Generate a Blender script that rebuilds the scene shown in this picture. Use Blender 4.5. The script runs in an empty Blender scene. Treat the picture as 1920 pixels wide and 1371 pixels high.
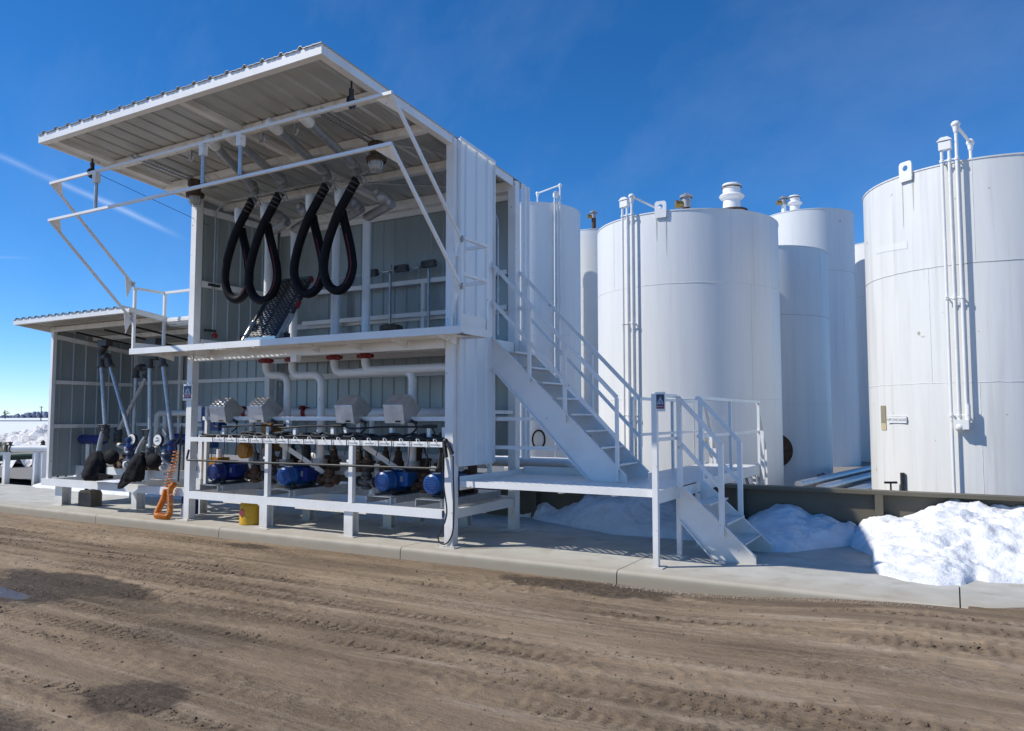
import bpy, math, random
import numpy as np
from mathutils import Vector, Matrix, noise as mnoise

random.seed(11)
S = bpy.context.scene
COL = S.collection

# ---------------------------------------------------------------- camera, sky, sun
cam_d = bpy.data.cameras.new("camera")
cam = bpy.data.objects.new("camera", cam_d)
COL.objects.link(cam)
S.camera = cam
cam_d.sensor_width = 36.0
cam_d.lens = 26.906
cam_d.clip_start = 0.05
cam_d.clip_end = 9000.0
cam.location = (0, 0, 1.7)
cam.rotation_euler = (math.radians(90 + 3.768), 0, math.radians(29.9))

SUN_DIR = Vector((-0.598, -0.414, 0.686)).normalized()
SUN_EL = math.asin(SUN_DIR.z)
SUN_AZ = math.atan2(SUN_DIR.x, SUN_DIR.y)
sd = bpy.data.lights.new("sun", 'SUN')
sd.energy = 4.1
sd.angle = math.radians(0.53)
sd.color = (1.0, 0.95, 0.86)
so = bpy.data.objects.new("sun", sd)
COL.objects.link(so)
so.rotation_euler = SUN_DIR.to_track_quat('Z', 'Y').to_euler()
so.location = (-20, -20, 30)

W = bpy.data.worlds.new("World")
S.world = W
W.use_nodes = True
wn, wl = W.node_tree.nodes, W.node_tree.links
bg = wn['Background']
sky = wn.new('ShaderNodeTexSky')
sky.sky_type = 'NISHITA'
sky.sun_disc = False
sky.sun_elevation = SUN_EL
sky.sun_rotation = SUN_AZ
sky.altitude = 300
sky.air_density = 0.75
sky.dust_density = 0.0
sky.ozone_density = 8.0
SKY_STRENGTH = 0.138
bg.inputs['Strength'].default_value = SKY_STRENGTH


def wmath(op, a, b=None, c=None):
    n = wn.new('ShaderNodeMath')
    n.operation = op
    for i, x in enumerate((a, b, c)):
        if x is None:
            continue
        if isinstance(x, (int, float)):
            n.inputs[i].default_value = x
        else:
            wl.new(x, n.inputs[i])
    return n.outputs[0]


def wdot(vec_socket, v):
    n = wn.new('ShaderNodeVectorMath')
    n.operation = 'DOT_PRODUCT'
    wl.new(vec_socket, n.inputs[0])
    n.inputs[1].default_value = v
    return n.outputs['Value']


# real clouds of the day: one dissolving contrail low in the west and thin cirrus high in the north-east
tc = wn.new('ShaderNodeTexCoord')
dirv = tc.outputs['Generated']
wnz = wn.new('ShaderNodeTexNoise')
wnz.inputs['Scale'].default_value = 9.0
wnz.inputs['Detail'].default_value = 6.0
wl.new(dirv, wnz.inputs['Vector'])


def contrail(d1, d2, width, gain):
    d1, d2 = Vector(d1).normalized(), Vector(d2).normalized()
    nrm = d1.cross(d2).normalized()
    t = (d2 - d1).normalized()
    off = wmath('ABSOLUTE', wmath('ADD', wdot(dirv, nrm), wmath('MULTIPLY', wmath('SUBTRACT', wnz.outputs[0], 0.5), width * 1.2)))
    core = wmath('SUBTRACT', 1.0, wmath('MINIMUM', wmath('DIVIDE', off, width), 1.0))
    core = wmath('POWER', core, 1.6)
    a0, a1 = d1.dot(t), d2.dot(t)
    s = wdot(dirv, t)
    inside = wmath('MULTIPLY', wmath('GREATER_THAN', s, a0), wmath('MINIMUM', wmath('MAXIMUM', wmath('DIVIDE', wmath('SUBTRACT', a1, s), 0.05), 0.0), 1.0))
    soft = wmath('MINIMUM', wmath('MAXIMUM', wmath('MULTIPLY', wmath('SUBTRACT', wnz.outputs[0], 0.25), 2.4), 0.0), 1.0)
    return wmath('MULTIPLY', wmath('MULTIPLY', core, inside), wmath('MULTIPLY', soft, gain))


trail = contrail((-1.155, 0.513, 0.375), (-0.885, 0.67, 0.235), 0.0058, 0.27)
trail2 = contrail((-1.13, 0.52, 0.213), (-1.06, 0.56, 0.21), 0.0030, 0.15)
# cirrus: stretched noise
mp = wn.new('ShaderNodeMapping')
mp.inputs['Rotation'].default_value = (0.2, 0.5, 0.9)
mp.inputs['Scale'].default_value = (1.0, 3.2, 1.6)
wl.new(dirv, mp.inputs['Vector'])
cz = wn.new('ShaderNodeTexNoise')
cz.inputs['Scale'].default_value = 1.6
cz.inputs['Detail'].default_value = 7.0
cz.inputs['Roughness'].default_value = 0.62
wl.new(mp.outputs[0], cz.inputs['Vector'])
cir = wmath('MULTIPLY', wmath('MAXIMUM', wmath('SUBTRACT', cz.outputs[0], 0.45), 0.0), 0.22)
cir = wmath('MULTIPLY', cir, wmath('MINIMUM', wmath('MAXIMUM', wmath('MULTIPLY', wdot(dirv, (0.05, 0.5, 0.86)), 1.6), 0.0), 1.0))
cover = wmath('MINIMUM', wmath('ADD', wmath('ADD', trail, trail2), cir), 0.9)
wmix = wn.new('ShaderNodeMix')
wmix.data_type = 'RGBA'
wl.new(cover, wmix.inputs['Factor'])
hs = wn.new('ShaderNodeHueSaturation')
hs.inputs['Saturation'].default_value = 1.18
hs.inputs['Value'].default_value = 1.0
wl.new(sky.outputs[0], hs.inputs['Color'])
wl.new(hs.outputs[0], wmix.inputs['A'])
wmix.inputs['B'].default_value = (6.6, 7.2, 8.0, 1)
wl.new(wmix.outputs['Result'], bg.inputs['Color'])

vs = S.view_settings
vs.view_transform = 'Standard'
vs.look = 'None'
vs.exposure = 0.2
vs.gamma = 1.0
vs.use_curve_mapping = False
S.cycles.max_bounces = 8
S.cycles.diffuse_bounces = 4
S.cycles.use_adaptive_sampling = False
S.cycles.use_denoising = True


# ---------------------------------------------------------------- helpers: materials
def mat(name, c1, c2=None, scale=4.0, rough=0.5, metal=0.0, bump=0.0, bscale=60.0, stretch=(1, 1, 1),
        lo=0.35, hi=0.65, detail=5.0, spec=0.5, rough2=None, c3=None, scale3=1.0, lo3=0.6, hi3=0.7, stretch3=(1, 1, 1), bdist=0.01):
    m = bpy.data.materials.new(name)
    m.use_nodes = True
    n, l = m.node_tree.nodes, m.node_tree.links
    p = n['Principled BSDF']
    p.inputs['Base Color'].default_value = (*c1, 1)
    p.inputs['Roughness'].default_value = rough
    p.inputs['Metallic'].default_value = metal
    p.inputs['Specular IOR Level'].default_value = spec
    g = n.new('ShaderNodeNewGeometry')

    def nz(sc, st, det):
        mpn = n.new('ShaderNodeMapping')
        mpn.inputs['Scale'].default_value = st
        l.new(g.outputs['Position'], mpn.inputs['Vector'])
        t = n.new('ShaderNodeTexNoise')
        t.inputs['Scale'].default_value = sc
        t.inputs['Detail'].default_value = det
        t.inputs['Roughness'].default_value = 0.6
        l.new(mpn.outputs[0], t.inputs['Vector'])
        return t.outputs[0]

    def ramp(sock, a, b):
        r = n.new('ShaderNodeMapRange')
        r.inputs['From Min'].default_value = a
        r.inputs['From Max'].default_value = b
        l.new(sock, r.inputs['Value'])
        return r.outputs[0]

    col = None
    if c2 is not None:
        f = ramp(nz(scale, stretch, detail), lo, hi)
        mx = n.new('ShaderNodeMix')
        mx.data_type = 'RGBA'
        l.new(f, mx.inputs['Factor'])
        mx.inputs['A'].default_value = (*c1, 1)
        mx.inputs['B'].default_value = (*c2, 1)
        col = mx.outputs['Result']
        if rough2 is not None:
            rr = n.new('ShaderNodeMapRange')
            rr.inputs['To Min'].default_value = rough
            rr.inputs['To Max'].default_value = rough2
            l.new(f, rr.inputs['Value'])
            l.new(rr.outputs[0], p.inputs['Roughness'])
    if c3 is not None:
        f3 = ramp(nz(scale3, stretch3, 6.0), lo3, hi3)
        m3 = n.new('ShaderNodeMix')
        m3.data_type = 'RGBA'
        l.new(f3, m3.inputs['Factor'])
        if col is not None:
            l.new(col, m3.inputs['A'])
        else:
            m3.inputs['A'].default_value = (*c1, 1)
        m3.inputs['B'].default_value = (*c3, 1)
        col = m3.outputs['Result']
    if col is not None:
        l.new(col, p.inputs['Base Color'])
    if bump > 0:
        b = n.new('ShaderNodeBump')
        b.inputs['Strength'].default_value = bump
        b.inputs['Distance'].default_value = bdist
        l.new(nz(bscale, (1, 1, 1), 6.0), b.inputs['Height'])
        l.new(b.outputs[0], p.inputs['Normal'])
    return m


M = {}
M['white'] = mat('white_paint', (0.80, 0.80, 0.79), (0.70, 0.69, 0.66), scale=2.2, lo=0.45, hi=0.8, rough=0.38,
                 c3=(0.36, 0.24, 0.15), scale3=11, lo3=0.67, hi3=0.74)
M['white_worn'] = mat('worn_white_paint', (0.80, 0.79, 0.76), (0.62, 0.58, 0.52), scale=6, lo=0.5, hi=0.75, rough=0.45, bump=0.12, bscale=30,
                      c3=(0.26, 0.15, 0.09), scale3=16, lo3=0.64, hi3=0.72)
M['panel'] = mat('painted_wall_panel', (0.80, 0.835, 0.85), (0.75, 0.785, 0.80), scale=1.4, stretch=(1, 1, 0.25), rough=0.42, bump=0.03, bscale=9)
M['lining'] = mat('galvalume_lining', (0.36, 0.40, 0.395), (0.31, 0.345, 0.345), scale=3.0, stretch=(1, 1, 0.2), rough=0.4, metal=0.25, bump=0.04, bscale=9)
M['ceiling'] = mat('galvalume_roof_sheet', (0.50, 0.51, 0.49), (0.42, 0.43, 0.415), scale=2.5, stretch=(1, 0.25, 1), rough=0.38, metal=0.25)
M['galv'] = mat('galvanised_steel', (0.52, 0.54, 0.56), (0.40, 0.42, 0.44), scale=14, rough=0.42, metal=0.7, bump=0.05)
M['steel'] = mat('brushed_steel', (0.56, 0.55, 0.53), (0.42, 0.42, 0.41), scale=20, rough=0.3, metal=0.9)
M['alu'] = mat('cast_aluminium', (0.42, 0.42, 0.42), (0.30, 0.30, 0.31), scale=12, rough=0.5, metal=0.5, bump=0.1)
M['castiron'] = mat('dark_cast_iron', (0.10, 0.10, 0.105), (0.06, 0.06, 0.063), scale=10, rough=0.5, metal=0.3, bump=0.08)
M['rubber'] = mat('black_rubber', (0.0055, 0.006, 0.010), (0.010, 0.010, 0.013), scale=9, rough=0.62, spec=0.14, bump=0.04, bscale=60)
M['black'] = mat('black_paint', (0.022, 0.022, 0.024), (0.05, 0.045, 0.04), scale=8, rough=0.5, lo=0.5, hi=0.8)
M['cable'] = mat('black_cable', (0.016, 0.016, 0.018), rough=0.6)
M['cloth'] = mat('black_cloth', (0.008, 0.008, 0.010), (0.014, 0.014, 0.017), scale=20, rough=0.8, spec=0.2, bump=0.35, bscale=16, bdist=0.04)
M['blue'] = mat('blue_enamel', (0.014, 0.095, 0.32), (0.011, 0.07, 0.245), scale=5, rough=0.32, bump=0.03)
M['navy'] = mat('navy_enamel', (0.013, 0.03, 0.17), (0.011, 0.022, 0.12), scale=5, rough=0.28, bump=0.03)
M['bluebox'] = mat('blue_plastic', (0.01, 0.04, 0.22), (0.008, 0.03, 0.16), scale=5, rough=0.35)
M['slate'] = mat('slate_blue_paint', (0.07, 0.10, 0.16), (0.05, 0.07, 0.11), scale=7, rough=0.45)
M['red'] = mat('red_enamel', (0.26, 0.012, 0.018), (0.17, 0.01, 0.014), scale=7, rough=0.4)
M['rust'] = mat('rusty_iron', (0.11, 0.055, 0.03), (0.045, 0.028, 0.02), scale=15, rough=0.75, bump=0.3)
M['bronze'] = mat('valve_bronze', (0.10, 0.065, 0.035), (0.045, 0.03, 0.02), scale=16, rough=0.6, metal=0.3, bump=0.2)
M['brass'] = mat('brass', (0.42, 0.30, 0.08), (0.24, 0.16, 0.05), scale=12, rough=0.4, metal=0.7)
M['yellow'] = mat('yellow_plastic', (0.66, 0.40, 0.015), (0.52, 0.29, 0.012), scale=7, rough=0.42, c3=(0.16, 0.07, 0.02), scale3=6, lo3=0.64, hi3=0.75)
M['ochre'] = mat('ochre_enamel', (0.42, 0.19, 0.012), (0.30, 0.13, 0.01), scale=6, rough=0.42)
M['orange'] = mat('orange_hose_plastic', (0.72, 0.24, 0.02), (0.56, 0.17, 0.015), scale=8, rough=0.38)
M['green'] = mat('green_hose', (0.015, 0.05, 0.035), rough=0.55)
M['olive'] = mat('olive_steel', (0.135, 0.118, 0.082), (0.108, 0.094, 0.066), scale=1.2, stretch=(1, 1, 0.4), rough=0.55, bump=0.05, c3=(0.16, 0.10, 0.06), scale3=7, lo3=0.68, hi3=0.8)
M['can'] = mat('grimy_steel_can', (0.10, 0.085, 0.07), (0.055, 0.048, 0.04), scale=8, rough=0.55, metal=0.2)
M['tag'] = mat('white_label', (0.82, 0.82, 0.80), rough=0.5)
M['ink'] = mat('dark_ink', (0.04, 0.045, 0.06), rough=0.6)
M['print'] = mat('faded_print', (0.34, 0.35, 0.37), rough=0.6)
M['bluesign'] = mat('sign_blue', (0.02, 0.035, 0.09), rough=0.4)
M['redink'] = mat('sign_red', (0.22, 0.03, 0.05), rough=0.5)
M['signgrey'] = mat('sign_pale_blue', (0.42, 0.48, 0.56), (0.25, 0.3, 0.38), scale=30, rough=0.5)
M['glass'] = mat('frosted_lamp_glass', (0.36, 0.36, 0.35), rough=0.15)
M['paper'] = mat('yellowed_paper', (0.50, 0.43, 0.27), rough=0.7)
M['papergrey'] = mat('faded_print', (0.30, 0.27, 0.19), (0.22, 0.2, 0.14), scale=60, rough=0.7)
M['clear'] = mat('milky_plastic', (0.80, 0.82, 0.82), (0.70, 0.72, 0.73), scale=12, rough=0.3)
M['concrete'] = mat('concrete', (0.54, 0.525, 0.475), (0.45, 0.435, 0.385), scale=1.1, lo=0.3, hi=0.7, rough=0.85, bump=0.2, bscale=55, bdist=0.006,
                    c3=(0.33, 0.30, 0.245), scale3=2.3, lo3=0.56, hi3=0.74)


def stain_kerb(m):
    """Road dirt splashed on the lower part of the kerb face."""
    n, l = m.node_tree.nodes, m.node_tree.links
    p = n['Principled BSDF']
    src = p.inputs['Base Color'].links[0].from_socket
    g = n.new('ShaderNodeNewGeometry')
    sx = n.new('ShaderNodeSeparateXYZ')
    l.new(g.outputs['Position'], sx.inputs[0])
    t = n.new('ShaderNodeTexNoise')
    t.inputs['Scale'].default_value = 3.5
    t.inputs['Detail'].default_value = 7
    l.new(g.outputs['Position'], t.inputs['Vector'])
    ma = n.new('ShaderNodeMath')
    ma.operation = 'MULTIPLY_ADD'
    ma.inputs[1].default_value = 0.10
    l.new(t.outputs[0], ma.inputs[0])
    l.new(sx.outputs[2], ma.inputs[2])
    r = n.new('ShaderNodeMapRange')
    for k, v in (('From Min', 0.06), ('From Max', -0.03), ('To Min', 0.0), ('To Max', 0.92)):
        r.inputs[k].default_value = v
    l.new(ma.outputs[0], r.inputs['Value'])
    mx = n.new('ShaderNodeMix')
    mx.data_type = 'RGBA'
    l.new(r.outputs[0], mx.inputs['Factor'])
    l.new(src, mx.inputs['A'])
    mx.inputs['B'].default_value = (0.225, 0.205, 0.155, 1)
    l.new(mx.outputs['Result'], p.inputs['Base Color'])


stain_kerb(M['concrete'])


def dust(m, axis, v0, v1, amt, colr, nscale=5.0, wob=0.3):
    """Dust and splash that fades out along one world axis."""
    n, l = m.node_tree.nodes, m.node_tree.links
    p = n['Principled BSDF']
    src = p.inputs['Base Color'].links[0].from_socket
    g = n.new('ShaderNodeNewGeometry')
    sx = n.new('ShaderNodeSeparateXYZ')
    l.new(g.outputs['Position'], sx.inputs[0])
    t = n.new('ShaderNodeTexNoise')
    t.inputs['Scale'].default_value = nscale
    t.inputs['Detail'].default_value = 8
    t.inputs['Roughness'].default_value = 0.65
    l.new(g.outputs['Position'], t.inputs['Vector'])
    ma = n.new('ShaderNodeMath')
    ma.operation = 'MULTIPLY_ADD'
    ma.inputs[1].default_value = wob
    l.new(t.outputs[0], ma.inputs[0])
    l.new(sx.outputs[axis], ma.inputs[2])
    r = n.new('ShaderNodeMapRange')
    for k, v in (('From Min', v0 + wob * 0.5), ('From Max', v1 + wob * 0.5), ('To Min', 0.0), ('To Max', amt)):
        r.inputs[k].default_value = v
    l.new(ma.outputs[0], r.inputs['Value'])
    mx = n.new('ShaderNodeMix')
    mx.data_type = 'RGBA'
    l.new(r.outputs[0], mx.inputs['Factor'])
    l.new(src, mx.inputs['A'])
    mx.inputs['B'].default_value = (*colr, 1)
    l.new(mx.outputs['Result'], p.inputs['Base Color'])


dust(M['concrete'], 1, 8.75, 8.05, 0.55, (0.38, 0.32, 0.235), 2.6, 0.8)
dust(M['white'], 2, 0.30, 0.0, 0.55, (0.42, 0.36, 0.28), 7.0, 0.35)
dust(M['white_worn'], 2, 0.25, 0.0, 0.6, (0.42, 0.36, 0.28), 7.0, 0.35)
M['gravel'] = mat('gravel', (0.30, 0.28, 0.25), (0.19, 0.17, 0.15), scale=14, rough=0.95, bump=0.6, bscale=40, bdist=0.03)
M['snow'] = mat('snow', (0.80, 0.81, 0.825), (0.70, 0.71, 0.725), scale=4.0, rough=0.6, bump=0.7, bscale=22, bdist=0.035, spec=0.3, c3=(0.60, 0.57, 0.53), scale3=2.2, lo3=0.62, hi3=0.8)
M['snowdirty'] = mat('dirty_snow', (0.80, 0.81, 0.83), (0.66, 0.63, 0.60), scale=2.2, rough=0.7, bump=0.9, bscale=4, bdist=0.25, c3=(0.20, 0.155, 0.115), scale3=0.33, lo3=0.52, hi3=0.62)
M['plain'] = mat('snow_plain', (0.88, 0.885, 0.89), (0.82, 0.83, 0.84), scale=0.05, rough=0.6, stretch=(0.4, 1.5, 1))
M['wood'] = mat('far_wood', (0.22, 0.25, 0.34), (0.17, 0.20, 0.28), scale=0.05, rough=0.9)  # bark grey shifted to blue: distance haze is painted into the tree colour
M['bark'] = mat('bark', (0.09, 0.075, 0.065), (0.05, 0.045, 0.04), scale=8, rough=0.9)
M['clod'] = mat('mud_clod', (0.20, 0.145, 0.098), (0.085, 0.062, 0.043), scale=6, rough=0.95)


def diamond_plate():
    m = mat('diamond_plate', (0.72, 0.71, 0.69), (0.55, 0.54, 0.52), scale=6, rough=0.32, metal=0.7)
    n, l = m.node_tree.nodes, m.node_tree.links
    p = n['Principled BSDF']
    t = n.new('ShaderNodeTexCoord')
    hs = []
    for ang in (0.785, -0.785):
        mpn = n.new('ShaderNodeMapping')
        mpn.inputs['Rotation'].default_value = (ang, ang, ang)
        mpn.inputs['Scale'].default_value = (22, 22, 22)
        l.new(t.outputs['Object'], mpn.inputs['Vector'])
        w = n.new('ShaderNodeTexWave')
        w.inputs['Scale'].default_value = 1.0
        l.new(mpn.outputs[0], w.inputs['Vector'])
        hs.append(w.outputs[1])
    mx = n.new('ShaderNodeMath')
    mx.operation = 'MULTIPLY'
    l.new(hs[0], mx.inputs[0])
    l.new(hs[1], mx.inputs[1])
    b = n.new('ShaderNodeBump')
    b.inputs['Strength'].default_value = 0.55
    b.inputs['Distance'].default_value = 0.006
    l.new(mx.outputs[0], b.inputs['Height'])
    l.new(b.outputs[0], p.inputs['Normal'])
    return m


M['plate'] = diamond_plate()


def tank_paint(name, tint, grime, streak=(0.60, 0.61, 0.61), rustamt=0.74, slo=0.58):
    """White tank paint with faint vertical run marks, chalky patches and sparse rust freckles."""
    m = mat(name, tint, grime, scale=1.3, stretch=(2.2, 2.2, 0.16), lo=0.42, hi=0.80, rough=0.42, bump=0.03, bscale=3,
            c3=streak, scale3=3.4, stretch3=(2.4, 2.4, 0.10), lo3=slo, hi3=0.86)
    n, l = m.node_tree.nodes, m.node_tree.links
    p = n['Principled BSDF']
    src = p.inputs['Base Color'].links[0].from_socket
    g = n.new('ShaderNodeNewGeometry')
    t = n.new('ShaderNodeTexNoise')
    t.inputs['Scale'].default_value = 5.5
    t.inputs['Detail'].default_value = 8
    l.new(g.outputs['Position'], t.inputs['Vector'])
    r = n.new('ShaderNodeMapRange')
    r.inputs['From Min'].default_value = rustamt
    r.inputs['From Max'].default_value = rustamt + 0.05
    l.new(t.outputs[0], r.inputs['Value'])
    mx = n.new('ShaderNodeMix')
    mx.data_type = 'RGBA'
    l.new(r.outputs[0], mx.inputs['Factor'])
    l.new(src, mx.inputs['A'])
    mx.inputs['B'].default_value = (0.40, 0.36, 0.28, 1)
    l.new(mx.outputs['Result'], p.inputs['Base Color'])
    return m


M['tank'] = tank_paint('tank_white', (0.74, 0.745, 0.74), (0.66, 0.67, 0.67))
M['tank_old'] = tank_paint('tank_weathered_white', (0.73, 0.73, 0.71), (0.62, 0.62, 0.60), streak=(0.53, 0.53, 0.52), rustamt=0.70, slo=0.49)
M['bead'] = mat('weld_bead', (0.82, 0.83, 0.83), (0.6, 0.6, 0.58), scale=9, rough=0.5)
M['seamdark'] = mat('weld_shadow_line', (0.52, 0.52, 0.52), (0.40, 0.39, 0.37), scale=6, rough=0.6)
M['ruststain'] = mat('rust_stain', (0.55, 0.42, 0.30), (0.68, 0.66, 0.63), scale=6, stretch=(5, 5, 0.5), rough=0.6)


# ---------------------------------------------------------------- helpers: meshes
class MB:
    def __init__(self):
        self.v, self.f, self.s, self.mi = [], [], [], []

    def add(self, vs_, fs_, smooth=False, mi=0):
        o = len(self.v)
        self.v.extend([tuple(x) for x in vs_])
        for q in fs_:
            self.f.append(tuple(i + o for i in q))
            self.s.append(smooth)
            self.mi.append(mi)
        return self

    def box(self, x0, x1, y0, y1, z0, z1, mi=0):
        v = [(x0, y0, z0), (x1, y0, z0), (x1, y1, z0), (x0, y1, z0), (x0, y0, z1), (x1, y0, z1), (x1, y1, z1), (x0, y1, z1)]
        f = [(0, 3, 2, 1), (4, 5, 6, 7), (0, 1, 5, 4), (1, 2, 6, 5), (2, 3, 7, 6), (3, 0, 4, 7)]
        return self.add(v, f, False, mi)

    def beam(self, p0, p1, w, h, up=(0, 0, 1), mi=0):
        """Rectangular bar: w across, h along 'up'."""
        p0, p1, up = Vector(p0), Vector(p1), Vector(up)
        d = (p1 - p0).normalized()
        s = d.cross(up)
        if s.length < 1e-4:
            s = d.cross(Vector((0, 1, 0)))
        s.normalize()
        u = s.cross(d).normalized()
        a, b = s * w / 2, u * h / 2
        v = [p0 - a - b, p0 + a - b, p0 + a + b, p0 - a + b, p1 - a - b, p1 + a - b, p1 + a + b, p1 - a + b]
        f = [(0, 3, 2, 1), (4, 5, 6, 7), (0, 1, 5, 4), (1, 2, 6, 5), (2, 3, 7, 6), (3, 0, 4, 7)]
        return self.add(v, f, False, mi)

    def hbeam(self, x, y, z0, z1, w=0.2, d=0.2, t=0.012, mi=0):
        """Upright H-section, flanges facing -Y/+Y."""
        self.box(x - w / 2, x + w / 2, y - d / 2, y - d / 2 + t, z0, z1, mi)
        self.box(x - w / 2, x + w / 2, y + d / 2 - t, y + d / 2, z0, z1, mi)
        self.box(x - t / 2, x + t / 2, y - d / 2 + t, y + d / 2 - t, z0, z1, mi)
        return self

    def tube(self, path, r, n=12, caps=True, smooth=True, mi=0):
        P = [Vector(p) for p in path]
        k = len(P)
        R = r if isinstance(r, (list, tuple)) else [r] * k
        T = []
        for i in range(k):
            t = P[min(i + 1, k - 1)] - P[max(i - 1, 0)]
            T.append(t.normalized() if t.length > 1e-9 else Vector((0, 0, 1)))
        a = T[0].orthogonal().normalized()
        rings = []
        for i in range(k):
            a = (a - T[i] * a.dot(T[i]))
            a = a.normalized() if a.length > 1e-6 else T[i].orthogonal().normalized()
            b = T[i].cross(a)
            rings.append([P[i] + (a * math.cos(2 * math.pi * j / n) + b * math.sin(2 * math.pi * j / n)) * R[i] for j in range(n)])
        v = [p for q in rings for p in q]
        f = []
        for i in range(k - 1):
            for j in range(n):
                j2 = (j + 1) % n
                f.append((i * n + j, i * n + j2, (i + 1) * n + j2, (i + 1) * n + j))
        self.add(v, f, smooth, mi)
        if caps:
            self.add(rings[0], [tuple(range(n - 1, -1, -1))], False, mi)
            self.add(rings[-1], [tuple(range(n))], False, mi)
        return self

    def lathe(self, prof, org, axis=(0, 0, 1), n=24, mi=0, smooth=True):
        """prof: (radius, height along axis)."""
        ax = Vector(axis).normalized()
        a = ax.orthogonal().normalized()
        b = ax.cross(a)
        org = Vector(org)
        for i in range(len(prof) - 1):
            (r0, h0), (r1, h1) = prof[i], prof[i + 1]
            v = []
            for r_, h_ in ((r0, h0), (r1, h1)):
                for j in range(n):
                    an = 2 * math.pi * j / n
                    v.append(org + ax * h_ + (a * math.cos(an) + b * math.sin(an)) * r_)
            f = [(j, (j + 1) % n, n + (j + 1) % n, n + j) for j in range(n)]
            self.add(v, f, smooth, mi)
        return self

    def prism(self, poly, ext, mi=0):
        P = [Vector(p) for p in poly]
        e = Vector(ext)
        k = len(P)
        v = P + [p + e for p in P]
        f = [tuple(range(k - 1, -1, -1)), tuple(range(k, 2 * k))]
        f += [(i, (i + 1) % k, k + (i + 1) % k, k + i) for i in range(k)]
        return self.add(v, f, False, mi)

    def sphere(self, c, r, n=14, m=8, mi=0, sc=(1, 1, 1)):
        v, f = [], []
        c = Vector(c)
        for i in range(m + 1):
            th = math.pi * i / m
            for j in range(n):
                p = 2 * math.pi * j / n
                v.append((c.x + r * sc[0] * math.sin(th) * math.cos(p), c.y + r * sc[1] * math.sin(th) * math.sin(p), c.z + r * sc[2] * math.cos(th)))
        for i in range(m):
            for j in range(n):
                f.append((i * n + j, (i + 1) * n + j, (i + 1) * n + (j + 1) % n, i * n + (j + 1) % n))
        return self.add(v, f, True, mi)

    def build(self, name, mats, parent=None, label=None, org=None):
        me = bpy.data.meshes.new(name)
        if parent is not None:
            o = Vector(parent['_w'])
        elif org is not None:
            o = Vector(org)
        else:
            xs = [p[0] for p in self.v]
            ys = [p[1] for p in self.v]
            zs = [p[2] for p in self.v]
            o = Vector(((min(xs) + max(xs)) / 2, (min(ys) + max(ys)) / 2, min(zs)))
        me.from_pydata([(p[0] - o.x, p[1] - o.y, p[2] - o.z) for p in self.v], [], self.f)
        for m_ in (mats if isinstance(mats, (list, tuple)) else [mats]):
            me.materials.append(m_)
        me.polygons.foreach_set('use_smooth', self.s)
        me.polygons.foreach_set('material_index', self.mi)
        me.update()
        ob = bpy.data.objects.new(name, me)
        COL.objects.link(ob)
        if parent is not None:
            ob.parent = parent
            ob['_w'] = tuple(o)
        else:
            ob.location = o
            ob['_w'] = tuple(o)
        if label:
            ob['label'] = label
        return ob


def thing(name, label, cat, loc, group=None):
    o = bpy.data.objects.new(name, None)
    o.empty_display_size = 0.1
    COL.objects.link(o)
    o.location = loc
    o['_w'] = tuple(loc)
    o['label'] = label
    o['category'] = cat
    if group:
        o['group'] = group
    return o


def tag(o, label, cat, group=None):
    o['label'] = label
    o['category'] = cat
    if group:
        o['group'] = group
    return o


def struct(o, kind='structure'):
    o['kind'] = kind
    return o


def dup(root, loc, label=None, rotz=0.0):
    """Copy a thing with its parts and their sub-parts."""
    def cp(o, par):
        c = o.copy()
        COL.objects.link(c)
        if par is not None:
            c.parent = par
        for ch in list(o.children):
            cp(ch, c)
        return c
    r = cp(root, None)
    r.location = loc
    r.rotation_euler = (0, 0, rotz)
    if label:
        r['label'] = label
    return r


def fillet(pts, rad, n=5):
    P = [Vector(p) for p in pts]
    out = [P[0]]
    for i in range(1, len(P) - 1):
        a, b, c = P[i - 1], P[i], P[i + 1]
        u, w = (a - b), (c - b)
        r_ = min(rad, u.length * 0.49, w.length * 0.49)
        u.normalize()
        w.normalize()
        s, e = b + u * r_, b + w * r_
        for k in range(n + 1):
            t = k / n
            out.append(s * (1 - t) ** 2 + b * 2 * t * (1 - t) + e * t * t)
    out.append(P[-1])
    return out


def catmull(pts, n=8):
    P = [Vector(p) for p in pts]
    P = [P[0] * 2 - P[1]] + P + [P[-1] * 2 - P[-2]]
    out = []
    for i in range(1, len(P) - 2):
        p0, p1, p2, p3 = P[i - 1:i + 3]
        for k in range(n):
            t = k / n
            out.append(0.5 * ((2 * p1) + (p2 - p0) * t + (2 * p0 - 5 * p1 + 4 * p2 - p3) * t * t + (3 * p1 - p0 - 3 * p2 + p3) * t ** 3))
    out.append(P[-2])
    return out


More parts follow.
